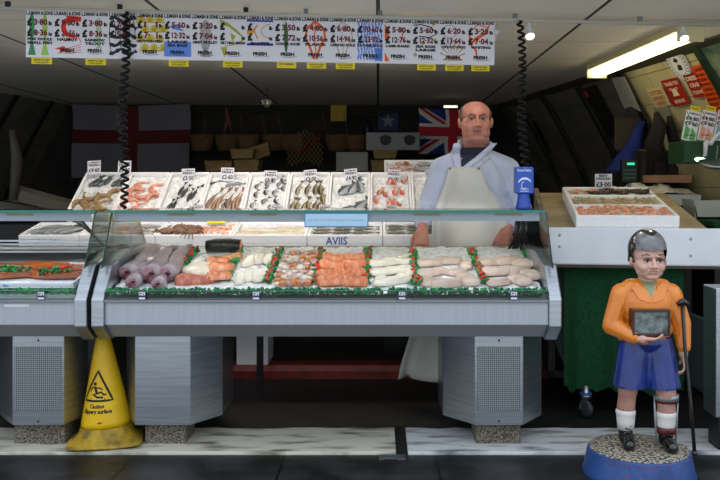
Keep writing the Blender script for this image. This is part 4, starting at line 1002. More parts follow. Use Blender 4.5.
def face_prims(b, c, s=1., chub=0.):
    """head looking along -y; c = centre at eye height"""
    def p(x, y, z): return (c[0]+x*s, c[1]+y*s, c[2]+z*s)
    def e(x, y, z, a, bb, cc, rot=None): b.ell(p(x, y, z), (a*s, bb*s, cc*s), rot=rot, nu=20, nv=14)
    e(0, .015, .03, .078, .098, .088); e(0, -.01, -.03, .072+chub*.6, .084, .08)
    e(0, -.022, -.07, .061+chub*1.2, .064, .052); e(0, -.058, -.103, .028+chub, .026, .021)
    for sg in (-1, 1):
        e(sg*.037, -.056, -.04, .03, .028, .036)
        b.cap(p(sg*.014, -.093, .026), .0085*s, p(sg*.05, -.072, .024), .008*s)
        e(sg*(.079+chub*.5), .008, -.012, .010, .02, .032, Euler((.15, 0, sg*.35)).to_matrix())
        e(sg*.0125, -.1, -.038, .009, .011, .008)
    b.cap(p(0, -.086, .012), .0075*s, p(0, -.106, -.03), .011*s); e(0, -.109, -.034, .0115, .011, .009)
    e(0, -.078, -.064, .03, .016, .018); b.cap(p(-.017, -.09, -.063), .005*s, p(.017, -.09, -.063), .005*s); b.cap(p(-.013, -.089, -.073), .006*s, p(.013, -.089, -.073), .006*s)
def eyes(parent, c, s, iris, lid, white='e8e4de', r=.0138):
    for sg in (-1, 1):
        x, y, z = c[0]+sg*.031*s, c[1]-.077*s, c[2]+.004*s
        E = MB().ell((x, y, z), (r*1.15*s, r*s, r*.72*s), nu=14, nv=9).build('eye', mat('eye white '+white, white, .25), parent)
        MB().ell((x, y-r*.72*s, z), (r*.6*s, r*.42*s, r*.6*s), nu=10, nv=7).build('iris', mat('iris '+iris, iris, .2), E)
        l = MB(); l.tube([(x-r*1.25*s, y-r*.3*s, z), (x-.4*r*s, y-r*.98*s, z+r*.55*s), (x+.4*r*s, y-r*.98*s, z+r*.55*s), (x+r*1.25*s, y-r*.3*s, z)], r*.3*s, 6); l.build('eyelid', lid, parent)
def project(bvh, x, z, y0=-1.):
    h = bvh.ray_cast(Vector((x, y0, z)), Vector((0, 1, 0)))
    return h[0].y if h[0] else None
def bvh_of(me):
    return BVHTree.FromPolygons([v.co for v in me.vertices], [tuple(p.vertices) for p in me.polygons])
def sheet(bvh, rows, offs, th, name, m, parent, hang=None, nx=20):
    """cloth patch laid over a surface from the front: rows of (z, x0, x1); below z=hang it falls straight"""
    vs = []; last = [None]*(nx+1)
    for (z, x0, x1) in rows:
        for i in range(nx+1):
            x = x0+(x1-x0)*i/nx; y = project(bvh, x, z)
            if hang is not None and z < hang: y = last[i] if y is None else min(last[i], y)
            if y is None: y = last[i] if last[i] is not None else 0
            last[i] = y; vs.append((x, y-offs, z))
    n = len(rows)
    for _ in range(3):   # soften
        nv = list(vs)
        for r_ in range(1, n-1):
            for i in range(1, nx):
                k = r_*(nx+1)+i; nv[k] = (vs[k][0], (vs[k][1]*2+vs[k-1][1]+vs[k+1][1]+vs[k-nx-1][1]+vs[k+nx+1][1])/6-.0005, vs[k][2])
        vs = nv
    K = len(vs); vs2 = vs+[(v[0], v[1]+th, v[2]) for v in vs]; fs = []
    for r_ in range(n-1):
        for i in range(nx):
            a = r_*(nx+1)+i; fs += [(a, a+1, a+nx+2, a+nx+1), (K+a, K+a+nx+1, K+a+nx+2, K+a+1)]
    for r_ in range(n-1):
        for i in (0, nx): a = r_*(nx+1)+i; fs.append((a, a+nx+1, K+a+nx+1, K+a))
    for i in range(nx):
        for rr in (0, n-1): a = rr*(nx+1)+i; fs.append((a, K+a, K+a+1, a+1))
    return MB().add(vs2, fs, 0, True).build(name, m, parent)

# ---------------------------------------------------------------- the seller
man = thing('person', 'stout balding man in white coat and cream apron standing behind the counter', 'person', (.60, 5.25, 0))
skin = mat('ruddy skin', 'ba8270', .5, 0, 'ab6c5c', 14, 3, .35, .75, sss=.08)
HC = (0, -.02, 1.742)
def man_body():
    b = MB(); face_prims(b, HC, 1.12, .014); b.ell((0, .0, 1.78), (.098, .108, .098)); b.v = [(v[0], v[1], HC[2]+(v[2]-HC[2])*.87 if v[2] > HC[2] else v[2]) for v in b.v]; b.ell((0, -.035, 1.622), (.086, .07, .036))
    b.ell((0, -.015, 1.615), (.08, .075, .045))
    b.cap((0, .02, 1.64), .075, (0, .035, 1.46), .088)
    b.ell((0, .03, 1.36), (.19, .12, .19)); b.ell((0, .0, 1.12), (.205, .18, .21)); b.ell((0, .03, .93), (.185, .14, .15))
    for sg in (-1, 1):
        b.cap((sg*.06, .03, 1.49), .055, (sg*.2, .03, 1.43), .062)
        b.cap((sg*.1, .03, .9), .098, (sg*.115, .02, .5), .066); b.cap((sg*.115, .02, .5), .064, (sg*.12, .05, .12), .042)
        b.cap((sg*.12, .06, .06), .042, (sg*.13, -.08, .04), .036)
    for sh, el, wr in (((-.2, .03, 1.43), (-.285, .02, 1.19), (-.335, -.17, 1.09)), ((.2, .03, 1.43), (.29, .05, 1.18), (.185, -.17, 1.09))):
        b.cap(sh, .06, el, .046); b.cap(el, .046, wr, .03)
    hand(b, (-.338, -.185, 1.08), (-.05, -.5, -.85), (-.25, -.8, .45), 1, 1.08, (50, 50, 30))
    hand(b, (.17, -.18, 1.075), (-.42, -.45, -.72), (.15, -.75, .5), -1, 1.08, (45, 45, 30))
    return blob(b, .0042, 3)
mb_me = man_body()
body = blob_obj(mb_me, 'body', [skin, mat('lips', '8c4a42', .5), mat('trousers', '23262c', .8)], man,
    pick=lambda c: 1 if (abs(c.x) < .026 and c.y < -.12 and abs(c.z-1.668) < .007) else (2 if c.z < 1.0 and abs(c.x) < .28 and c.y > -.17 else 0))
eyes(man, HC, 1.12, '2c3034', skin, 'b9aca4')
hair_p = MB().ell((HC[0], HC[1]+.02, HC[2]+.034), (.1005, .1135, .0925), nu=40, nv=30)
def hk(c):
    x, y, z = c.x-HC[0], c.y-HC[1], c.z-HC[2]
    return (z > -.03 and ((y > .03) or (abs(x) > .07 and z < .09 and y > -.035+.4*max(0, z-.03)) or z > .1235))
hm = hair_p.mesh('hair'); blob_obj(hm, 'hair', mat('short greying hair', '5a4238', .8, 0, '8a6f60', 120, 3), man, keep=hk)
for sg in (-1, 1): MB().tube([(HC[0]+sg*.017, HC[1]-.1125, HC[2]+.027), (HC[0]+sg*.034, HC[1]-.108, HC[2]+.034), (HC[0]+sg*.055, HC[1]-.088, HC[2]+.028)], [.003, .004, .002], 6).build('eyebrow', mat('grey brown eyebrows', '8a6a58', .8), man)
coat_m = mat('white work coat', 'c3c9dc', .8, 0, 'b2bad0', 5, 4, bump=.8, bscale=8)
c = MB()
c.ell((0, .035, 1.35), (.215, .15, .2)); c.ell((0, .0, 1.12), (.235, .21, .24)); c.cap((0, .03, 1.0), .22, (0, .04, .6), .235, flat=None)
c.ell((0, .045, 1.5), (.125, .118, .06)); c.ell((0, .045, 1.55), (.11, .122, .045))
for sg in (-1, 1):
    c.cap((sg*.09, .04, 1.5), .065, (sg*.2, .035, 1.435), .084)
for sh, el, wr in (((-.2, .035, 1.425), (-.29, .02, 1.19), (-.333, -.13, 1.125)), ((.2, .035, 1.425), (.295, .05, 1.18), (.2, -.14, 1.10))):
    c.cap(sh, .084, el, .07); c.cap(el, .07, wr, .052)
    e = Vector(el); w_ = Vector(wr); 
    for t in (.3, .6): q = e.lerp(w_, t); c.ell(q, (.066-.02*t, .066-.02*t, .05))
c.v = [(v[0], v[1] if v[2] > 1.05 else v[1]*(1-.25*min(1, (1.05-v[2])/.1)), v[2]) for v in c.v]
coat_me = blob(c, .006, 5)
vb = bvh_of(coat_me)
VX0 = -.05
def inV(cc): return cc.y < .0 and cc.z > 1.455 and -.092 < cc.x < -.085+(cc.z-1.455)*1.35
def notsleeveend(cc): return True
coat = blob_obj(coat_me, 'coat', [coat_m, mat('navy shirt', '1f2738', .8)], man, pick=lambda cc: 1 if inV(cc) else 0)
# collar lapels
for sg in (-1, 1):
    rows = []
    for k in range(9):
        t = k/8; z = 1.60-.15*t; xc = (-.098 if sg < 0 else .095-.175*t); wd = .055*(1-.75*abs(t-.45))
        rows.append((z, xc+(0 if sg > 0 else -wd), xc+(wd if sg > 0 else 0)))
    vs = []; fs = []; nx = 4
    for z, a_, b_ in rows:
        for i in range(nx+1):
            x = a_+(b_-a_)*i/nx; y = project(vb, x, min(z, 1.55)) 
            y = -.02 if y is None else y
            if z > 1.55: y = min(y, -.03)
            vs.append((x, y-.012, z))
    K = len(vs); vs += [(v[0], v[1]+.01, v[2]) for v in vs]
    for r_ in range(8):
        for i in range(nx): a_ = r_*(nx+1)+i; fs += [(a_, a_+1, a_+nx+2, a_+nx+1), (K+a_, K+a_+nx+1, K+a_+nx+2, K+a_+1)]
        for i in (0, nx): a_ = r_*(nx+1)+i; fs.append((a_, a_+nx+1, K+a_+nx+1, K+a_))
    MB().add(vs, fs, 0, True).build('collar', coat_m, man)
MB().tube([(-.1, -.02, 1.575), (-.09, .06, 1.6), (0, .115, 1.6), (.09, .06, 1.6), (.1, -.02, 1.585)], [.012, .018, .02, .018, .012], 8, flat=1.6).build('collar_back', coat_m, man)
apr = mat('cream rubber apron', 'cfcec7', .45, 0, 'c2c1ba', 3, 3, bump=.08, bscale=14)
ac = -.075; rows = []
for k in range(40):
    z = 1.455-.033*k
    if z > 1.16: t = (1.455-z)/.295; hw = .095+.125*t**1.3
    else: hw = .22+.10*min(1, (1.16-z)/.9)
    c0 = ac+.03*min(1, (1.455-z)/.4)-(.12*max(0, .75-z)/.6)
    rows.append((z, c0-hw, c0+hw))
sheet(vb, rows, .012, .004, 'apron', apr, man, hang=1.2)
st = MB()
for sg in (-1, 1):
    pts = []
    for t in range(7):
        x = ac+sg*.08+(sg*.085-ac-sg*.08)*t/6; z = 1.45+.06*t/6; y = project(vb, x, z); pts.append((x, (y if y is not None else -.05)-.008, z))
    st.tube(pts, .004, 5)
    st.ell((ac+sg*.085, pts[0][1]-.008, 1.445), (.008, .003, .008), 1)
st.build('apron_strap', [apr, steel_dark], man)
yb = project(vb, .13, 1.3)
MB().tube([(.07, project(vb, .07, 1.315)-.002, 1.32), (.11, project(vb, .11, 1.312)-.002, 1.317), (.16, project(vb, .16, 1.305)-.002, 1.312)], .003, 5).build('pocket_edge', coat_m, man)
for sg in (-1, 1): pass
b = MB()
for sg in (-1, 1): b.cap((sg*.12, .07, .05), .05, (sg*.13, -.1, .045), .042)
b.box(-.19, .19, .0, .0, 0, 0)
blob_obj(blob(b, .006, 2), 'boots', mat('white rubber boots', 'b9bcbc', .5), man)

# ---------------------------------------------------------------- charity statue of a child
SX, SY = 1.252, 3.97
st_ = thing('charity_statue', 'painted child statue with leg brace and orange shirt on a round blue base', 'statue', (SX, SY, 0))
bl_paint = mat('chipped blue paint', '2a5090', .4, 0, '1f3c78', 12, 4, bump=.1, bscale=30)
MB().lathe([(.257, 0), (.257, .012), (.250, .03), (.233, .112), (.226, .118)], 48, sx=1, sy=1.0).build('base', bl_paint, st_, M=T(-.035, 0, 0), bevel=.003)
MB().lathe([(.226, .112), (.225, .12), (.15, .122), (0, .122)], 40).build('gravel_top', mat('glued pebbles', 'b0a898', .8, 0, '2a261f', 75, 2, .45, .56, bump=1., bscale=110), st_, M=T(-.035, 0, 0))
rnd = random.Random(8); b = MB()
for k in range(22):
    a_ = rnd.uniform(-2.6, -.4); z = rnd.uniform(.095, .112) if rnd.random() < .8 else rnd.uniform(.05, .1); rr = .256-.022*(z/.11)+.0005
    b.ell((rr*math.cos(a_)-.035, rr*math.sin(a_), z), (rnd.uniform(.003, .009), .002, rnd.uniform(.002, .004)), rot=RZ(math.degrees(a_)+90), nu=7, nv=4)
b.build('red_chips', mat('red undercoat', 'a83a2c', .6), st_)
g_skin = mat('painted skin', 'd0a798', .35, 0, 'bd9384', 12, 3, coat=.2)
g_leg = mat('painted legs', 'bf9388', .35, 0, 'a87a6c', 12, 3, coat=.2)
orange = mat('orange gloss paint', 'e0852c', .25, 0, 'd67a22', 10, 3, coat=.5)
bshort = mat('blue gloss paint', '1a3585', .25, 0, '142a6e', 9, 3, coat=.5)
HS = (.0, -.03, .99); hs = .98
b = MB(); face_prims(b, (0, -.03, .998), .93, .004)
b.v = [(v[0], v[1]*(1 if v[2] > .96 else 1), v[2] if v[2] > .998 else .998+(v[2]-.998)*.76) for v in b.v]
b.cap((0, .0, .93), .036, (0, .005, .84), .042)
b.ell((0, 0, .77), (.105, .07, .12)); b.ell((0, 0, .62), (.1, .07, .08))
for sg, yy in ((-1, .01), (1, -.03)):
    b.cap((sg*.06, .0, .6), .06, (sg*.083, yy, .38), .046); b.cap((sg*.083, yy, .38), .041, (sg*.088, yy+.012, .30), .043); b.cap((sg*.088, yy+.012, .30), .041, (sg*.088, yy+.015, .17), .027)
    b.cap((sg*.088, yy+.02, .15), .024, (sg*.092, yy-.05, .14), .022)
b.cap((-.12, .0, .82), .035, (-.15, .0, .68), .03); b.cap((-.15, .0, .68), .028, (-.05, -.105, .645), .022)
b.cap((.12, .0, .82), .035, (.155, -.01, .7), .03); b.cap((.155, -.01, .7), .028, (.16, -.04, .56), .021)
hand(b, (-.058, -.105, .645), (1, -.12, -.05), (0, -.35, -1), 1, .62, (12, 18, 14))
hand(b, (.16, -.045, .565), (.04, -.15, -1), (.9, -.3, 0), -1, .62, (20, 30, 25))
sm = blob(b, .0032, 3)
def spick(c):
    if abs(c.x) < .02 and c.y < -.108 and abs(c.z-.953) < .005: return 1
    if c.z < .44: return 2
    return 0
blob_obj(sm, 'figure', [g_skin, mat('painted lips', 'a86a60', .4), g_leg], st_, pick=spick)
eyes(st_, (0, -.031, .998), .93, '17181a', mat('dark eyelid paint', '3a2822', .5), r=.0138)
for sg in (-1, 1): MB().tube([(sg*.016, -.03-.096*.93, 1.026), (sg*.034, -.03-.096*.93, 1.031), (sg*.054, -.03-.079*.93, 1.025)], [.002, .003, .0015], 6).build('eyebrow', mat('painted eyebrows', '5a3a2c', .5), st_)
# hair: dark bowl cut with a grey highlight painted into its front
b = MB(); b.ell((0, -.015, 1.045), (.087, .103, .098), nu=30, nv=20)
for sg in (-1, 1): b.ell((sg*.066, -.01, 1.01), (.014, .05, .035))
b.ell((0, .03, 1.0), (.078, .072, .08))
hme = blob(b, .004, 3)
def hkeep(c): return not (c.y < -.05 and c.z < 1.045+abs(c.x)*.1) and c.z > .985
hr = blob_obj(hme, 'hair', [mat('black gloss hair', '1a1512', .25, coat=.5), mat('grey highlight hair', '55565a', .25, 0, '77787c', 25, 3, coat=.6)], st_, keep=hkeep,
    pick=lambda c: 1 if (c.y < -.03 and abs(c.x) < .07 and c.z < 1.125-.012*math.cos(c.x*60)) else 0)
# shirt
b = MB(); b.ell((0, .0, .785), (.128, .085, .125)); b.ell((0, .0, .67), (.122, .085, .07)); b.cap((-.07, 0, .86), .05, (.07, 0, .86), .05)
b.cap((-.115, .0, .835), .052, (-.158, .0, .69), .047); b.cap((-.158, .0, .69), .046, (-.085, -.085, .652), .034)
b.cap((.115, .0, .835), .052, (.16, -.01, .7), .046); b.cap((.16, -.01, .7), .045, (.162, -.035, .6), .034)
b.cap((-.105, 0, .64), .03, (-.03, -.075, .63), .02)
shm = blob(b, .004, 4); sv = bvh_of(shm)
blob_obj(shm, 'shirt', [orange, mat('green grey undershirt', '8a9a76', .5)], st_, pick=lambda c: 1 if (c.y < -.0 and c.z > .825 and abs(c.x) < (c.z-.825)*.45) else 0)
def y_at(x, z, d=.0): 
    y = project(sv, x, z); return (y if y is not None else -.06)-d
for sg in (-1, 1):
    P4 = [(sg*.005, .805), (sg*.03, .875), (sg*.058, .90), (sg*.085, .87), (sg*.055, .82)]
    vs = [(x, min(y_at(x, min(z, .885), .008), -.045 if z < .88 else -.02), z) for x, z in P4]; vs += [(x, y+.014, z) for x, y, z in vs]; n = 5
    MB().add(vs, [tuple(range(n)), tuple(range(2*n-1, n-1, -1))]+[(i, (i+1) % n, n+(i+1) % n, n+i) for i in range(n)]).build('collar', orange, st_, bevel=.003)
for (x0, z0, x1, z1) in ((-.12, .84, -.135, .75), (-.09, .83, -.08, .76), (.09, .83, .075, .75), (.12, .84, .13, .75), (.1, .68, .13, .65), (-.09, .7, -.12, .665), (.07, .7, .075, .64), (.02, .78, .02, .70)):
    MB().tube([(x0, y_at(x0, z0, -.003), z0), ((x0+x1)/2+.005, y_at((x0+x1)/2, (z0+z1)/2, -.002), (z0+z1)/2), (x1, y_at(x1, z1, -.003), z1)], [.002, .006, .002], 6).build('shirt_fold', orange, st_)
# shorts
b = MB(); b.ell((0, .0, .62), (.122, .085, .06))
for sg, yy in ((-1, .005), (1, -.015)):
    for k in range(6):
        t = k/5; pass
b.cap((0, .01, .6), .07, (0, .01, .45), .065)
for sg, yy in ((-1, .005), (1, -.015)): b.tube([(sg*.05, 0, .63), (sg*.056, yy*.3, .56), (sg*.066, yy*.7, .47), (sg*.074, yy, .40)], [.07, .076, .079, .082], 20)
b2 = blob(b, .004, 5); blob_obj(b2, 'shorts', bshort, st_, keep=lambda c: c.z > .408)
# socks and boots
white_s = mat('white painted sock', 'dcdcd8', .4); boot_m = mat('black gloss boot', '121113', .22, coat=.6); sole_m = mat('black sole', '0a0a0b', .6)
for sg, yy in ((-1, .01), (1, -.03)):
    x = sg*.088
    MB().lathe([(.043, .292), (.046, .288), (.046, .272), (.0435, .267), (.042, .24), (.038, .2)], 20).build('sock', white_s, st_, M=T(x, yy+.014, 0))
    b = MB(); b.cap((x, yy+.018, .245), .036, (x, yy+.018, .16), .034); b.cap((x, yy+.02, .148), .028, (x*1.05, yy-.055, .143), .030); b.cap((x, yy-.03, .165), .026, (x*1.05, yy-.065, .147), .026)
    bo = blob_obj(blob(b, .004, 2), 'boot', boot_m, st_, keep=lambda c: c.z > .122)
    l = MB()
    for k in range(5): l.tube([(x-.014, yy-.014-.009*k-.004, .228-.014*k), (x+.014, yy-.02-.009*k-.004, .221-.014*k)], .0025, 5)
    l.build('lace', mat('dark lace', '2c2a2c', .6), bo)
# leg brace on the statue's left leg
mar = mat('maroon leather strap', '5a1f22', .4); brm = mat('painted steel brace', '9aa3a8', .35, .5)
x, yy = .088, -.016
def ringtube(r_, z, w, m, nm):
    MB().lathe([(r_, z-w/2), (r_+.006, z-w/2), (r_+.006, z+w/2), (r_, z+w/2)], 24, 0, T(x, yy, 0)).build(nm, m, st_)
ringtube(.05, .362, .024, brm, 'brace_ring'); ringtube(.049, .347, .018, mar, 'brace_strap'); ringtube(.038, .208, .03, mar, 'brace_strap')
for sg in (-1, 1): MB().tube([(x+sg*.055, yy, .37), (x+sg*.05, yy, .25), (x+sg*.043, yy, .13)], .005, 6).build('brace_bar', brm, st_)
# collecting box held against the chest
bx = thing('x', None, None); bx.name = 'collecting_box'; bx.parent = st_; bx.location = (-.01, -.115, .66)
wood_d = mat('dark red wood box', '3f2018', .35, 0, '2c140e', 20, 4, coat=.3)
MB().box(-.086, .086, 0, .07, 0, .012).box(-.086, .086, 0, .07, .108, .12).box(-.086, -.076, 0, .07, .012, .108).box(.076, .086, 0, .07, .012, .108).box(-.08, .08, .06, .068, .01, .11).build('box_frame', wood_d, bx, bevel=.002)
MB().box(-.076, .076, .008, .014, .012, .108).build('window', mat('scratched grey pane', '6f7f80', .15, 0, '232c2e', 30, 6, .35, .65, spec=.8), bx)
# crutch
cr = MB(); cr.tube([(.15, -.06, .8), (.155, -.075, .6), (.172, -.1, .35), (.182, -.12, .13)], [.0085, .008, .008, .009], 8); cr.tube([(.125, -.06, .795), (.15, -.06, .812), (.172, -.062, .795)], [.012, .015, .012], 8); cr.ell((.182, -.12, .13), (.013, .013, .013))
cr.build('crutch', mat('black painted crutch', '151416', .3, coat=.4), st_)
# ================================================================ right hand trolley
TO = Matrix.Translation((.98, 4.9, 0)) @ RZ(-8)
tr = thing('stall_trolley', 'white fronted trolley table with a green cloth skirt behind the statue', 'trolley', M=TO)
MB().box(0, 1.5, 0, .022, .885, 1.10).build('front_board', white_paint, tr, bevel=.012)
for x, z in ((.065, 1.055), (.065, .99), (.79, .945), (.79, 1.04)): MB().lathe([(0, .005), (.006, .003), (.009, 0)], 12, 0, T(x, 0, z) @ RX(90)).build('rivet', mat('dull rivet', 'a9afb6', .5, .3), tr)
MB().prism([(.022, 1.045), (.022, 1.085), (1.35, 1.285), (1.35, 1.245)], 0, .9).build('table_top', mat('stained pale board', 'b9a88a', .7, 0, '9a8868', 4, 4), tr)
MB().prism([(.0, 1.0), (.0, 1.13), (1.2, 1.32), (1.2, 1.2)], -.03, -.0).build('side_board', mat('worn grey board', '8c8478', .7, 0, '6f675c', 7, 4), tr)
MB().box(0, 1.5, -.004, .0, .872, .885).build('board_trim', mat('brown trim', '4a4038', .7), tr)
def cloth(x0, x1, y, z0, z1, amp, seed, jag=.02, nx=40, nz=14):
    rnd = random.Random(seed); vs = []; bot = [z0+rnd.uniform(-jag, jag) for _ in range(nx+1)]
    for j in range(nz+1):
        for i in range(nx+1):
            u = i/nx; x = x0+(x1-x0)*u; t = j/nz; vs.append((x, y+amp*t*math.sin(u*19+seed)+amp*.5*t*math.sin(u*41), z1+(bot[i]-z1)*t))
    K = len(vs); vs += [(v[0], v[1]+.006, v[2]) for v in vs]
    fs = []
    for j in range(nz):
        for i in range(nx): a_ = j*(nx+1)+i; fs += [(a_, a_+nx+1, a_+nx+2, a_+1), (K+a_, K+a_+1, K+a_+nx+2, K+a_+nx+1)]
    return MB().add(vs, fs, 0, True)
cl_ = cloth(.1, .78, .12, .14, 1.03, .018, 2); cl_.build('cloth_skirt', green_turf, tr)
cl2 = MB().add([(.0, .16, .885), (.12, .14, .885), (.12, .14, .22), (.05, .15, .42), (0, .15, .5)], [(0, 1, 2, 3, 4)]); cl2.add([(p[0], p[1]+.008, p[2]) for p in cl2.v], [(4, 3, 2, 1, 0)]); cl2.build('cloth_flap', mat('dark olive cloth', '1d2a1c', .9), tr)
MB().box(.02, .86, .3, 1.2, .17, .21).box(.02, .06, .3, .34, .17, 1.06).box(.82, .86, .3, .34, .17, 1.06).build('trolley_frame', black, tr)
cs = thing('x', None, None); cs.name = 'caster'; cs.parent = tr; cs.location = (.22, .07, 0)
MB().lathe([(.012, .1), (.03, .105), (.034, .13), (.02, .14), (.018, .18)], 16).build('caster_mount', steel, cs)
MB().lathe([(.0, -.014), (.03, -.014), (.048, -.012), (.05, 0), (.048, .012), (.03, .014), (0, .014)], 24, 0, T(0, -.02, .05) @ RZ(35) @ RY(90)).build('wheel', mat('grey rubber wheel', '3a3d42', .5), cs)
MB().prism([(-.04, .05), (-.03, .04), (.02, .115), (-.01, .12)], -.02, -.014, 'x', 0, RZ(-50)).build('fork', steel, cs)
MB().lathe([(.034, .128), (.036, .128), (.036, .14), (.034, .14)], 16).build('blue_band', mat('blue ring', '2d4fa0', .4), cs)
# three boxes on the table, one behind the other
th = math.degrees(math.atan(.2/1.33))
tbM = TO @ T(.16, .03, 1.089) @ RX(th)
cont = [('orange peeled prawns', 'nearest'), ('pale cream shellfish', 'middle'), ('dark langoustines and prawns', 'rearmost')]
proto_b = None
for k in range(3):
    M = tbM @ T(0, .36*k, 0) @ S((1, 1, 1)[k])
    if proto_b is None: proto_b = polybox(.575, .352, .082, .02).build('polystyrene_box', poly_w, M=M, bevel=.006); o = proto_b
    else: o = dup(proto_b); o.matrix_world = M
    tag(o, 'box of %s, %s of the three on the trolley' % (cont[k][0], cont[k][1]), 'polystyrene box', 'three polystyrene boxes on the trolley')
    if k != 1: ice(.575, .352, .058, 'crushed ice under the '+cont[k][0]+' on the trolley', M, 50+k, dome=.012)
    if k == 0:
        rnd = random.Random(2)
        for r_ in range(4):
            for c_ in range(9):
                prawn.place(M @ T(.05+.058*c_+rnd.uniform(-.01, .01), .06+.07*r_+rnd.uniform(-.01, .01), .063+.016*math.sin((c_+.5)/9*3.14)) @ RZ(rnd.uniform(0, 360)) @ S(1.1), 'orange prawn in nearest trolley box, %s row from front, %s from left' % (ORD[r_], ORD[c_]), 'shellfish', 'orange prawns in the nearest trolley box')
    if k == 1:
        o = MB(); rnd = random.Random(6)
        for q in range(260): o.ell((rnd.uniform(.03, .545), rnd.uniform(.03, .32), .06+rnd.uniform(0, .018)), (rnd.uniform(.008, .014), .009, .006), rot=Euler((0, 0, rnd.random()*3)).to_matrix(), nu=6, nv=4)
        o.box(.02, .555, .02, .33, .013, .06)
        tag(o.build('cockles', mat('cream shellfish meat', 'cfc09c', .5, 0, 'b5a178', 40, 3), M=M), 'heap of pale cream shellfish meat in the middle trolley box', 'shellfish', kind='stuff')
    if k == 2:
        rnd = random.Random(3)
        lgd = Proto(lambda: prawnmesh(.15).build('langoustine', [mat('dark blue shell', '2c2c2a', .35, 0, '5a4a38', 40, 3), mat('dark shell legs', '3a3632', .4)]))
        for c_ in range(7): lgd.place(M @ T(.2+.05*c_, .1+rnd.uniform(0, .1), .068) @ RZ(rnd.uniform(0, 360)), 'dark langoustine in the rearmost trolley box, %s from the left' % ORD[c_], 'shellfish', 'dark langoustines in the rearmost trolley box')
        for c_ in range(5): prawn.place(M @ T(.06+.045*c_, .2, .066) @ RZ(rnd.uniform(0, 360)) @ S(1.4), 'red orange prawn in the rearmost trolley box, %s from the left' % ORD[c_], 'shellfish', 'red prawns in the rearmost trolley box')
p = at(603.5, 192, 5.85)
r = thing('price_ticket', 'white price ticket standing behind the boxes on the trolley', 'price ticket', M=Matrix.Translation(p) @ RZ(-4))
MB().box(-.058, .058, 0, .0015, 0, .125).text('BEST', -.03, .03, .112, .014, 1, None, -.0008, bold=.04).text('DRESSED', -.048, .048, .092, .014, 1, None, -.0008, bold=.04).text('£3·00', -.05, .05, .052, .032, 1, None, -.0008, bold=.03).text('EACH', -.03, .03, .014, .014, 1, None, -.0008, bold=.04).build('card', [paper, ink], r, recalc=False)
MB().tube([(0, .003, -.04), (0, .003, .05)], .002, 5).build('pin', steel_dark, r)
# side cabinets at far right
tag(MB().box(1.80, 1.83, 4.5, 4.95, .19, .60).build('cabinet_panel', mat('dark riveted panel', '4c5054', .5, .4), bevel=.004), 'dark riveted metal panel under the trolley at far right', 'panel')
r = thing('steel_cabinet', 'pale steel cabinet cut off by the right edge of the photo', 'cabinet', (1.69, 4.25, 0))
MB().box(0, .4, 0, .17, .18, .83).build('cabinet_body', steel, r, bevel=.006); MB().box(.02, .38, .02, .15, 0, .18).build('plinth', black, r)
MB().box(.03, .37, -.012, 0, .22, .8).build('door', steel, r, bevel=.004)
# tables behind with ice and tubs
r = thing('rear_table', 'long rear table under green cloth at the right', 'table', (1.75, 6.2, 0))
MB().box(0, .72, 0, .9, 1.16, 1.19).box(0, .72, -.01, .0, 1.0, 1.19).build('table_top', green_turf, r); MB().box(.05, .7, .05, .85, 0, 1.16).build('table_base', black, r)
rnd = random.Random(12); nx, ny = 34, 8; vs = [(.64*i/nx, .5*j/ny, .02+(.075+rnd.uniform(-.012, .012)+.02*math.sin(i*.6))*math.sin(math.pi*(i+.3)/(nx+.6))**.35*math.sin(math.pi*(j+.2)/(ny+.4))**.7) for j in range(ny+1) for i in range(nx+1)]
tag(MB().add(vs, [(j*(nx+1)+i, j*(nx+1)+i+1, (j+1)*(nx+1)+i+1, (j+1)*(nx+1)+i) for j in range(ny) for i in range(nx)], 0, True).build('ice_mound', ice_m, M=T(1.78, 6.45, 1.25), recalc=False), 'long low mound of crushed ice on the rear table at right', 'ice', kind='stuff')
tag(MB().box(1.76, 2.44, 6.42, 6.98, 1.19, 1.27).build('ice_tray', white_paint), 'long white tray under the ice mound on the rear table', 'tray')
r = thing('plastic_tub', 'translucent white plastic tub on the green side table at right edge', 'tub', (2.235, 5.62, 1.1202))
r0 = thing('side_table', 'low side table under green cloth right of the trolley boxes', 'table', (0, 0, 0))
MB().box(2.06, 2.62, 5.2, 6.15, 1.09, 1.12).build('table_top', green_turf, r0); MB().box(2.1, 2.58, 5.3, 6.1, 0, 1.09).build('table_base', black, r0)
b = MB(); b.prism([(-.13, 0), (.13, 0), (.15, .13), (.142, .13), (.122, .012), (-.122, .012), (-.142, .13), (-.15, .13)], 0, .22, 'y'); b.box(-.14, .14, 0, .006, .0, .12).box(-.14, .14, .214, .22, 0, .12); b.build('tub_body', mat('milky plastic', 'b9bcae', .4), r)
tag(polybox(.3, .3, .06, .015).build('pink_crate', mat('pinkish crate', 'b58c72', .7), M=T(2.14, 6.6, 1.36), bevel=.004), 'pinkish brown shallow crate on the ice at the right edge', 'crate')
# weighing scale with a green lit display on a post
r = thing('weighing_scale', 'dark weighing scale with a small green lit display on a post', 'scale', (1.86, 6.3, 1.19))
MB().box(-.12, .12, -.1, .1, 0, .05).build('scale_base', mat('grey scale', '3a3c3a', .5), r, bevel=.01)
MB().tube([(0, 0, .05), (0, 0, .2)], .014).build('post', steel_dark, r)
MB().box(-.06, .06, -.02, .03, .17, .34).build('display_head', black, r, bevel=.008)
MB().box(-.02, .035, -.024, -.02, .3, .318).build('lit_display', mat('green display', '1fae8c', .4, emit=('28d0a8', 1.2)), r)
for k in range(3): MB().box(-.045, .045, -.023, -.02, .2+.028*k, .212+.028*k).build('key_row', mat('dim key row', '2d5a54', .5), r)
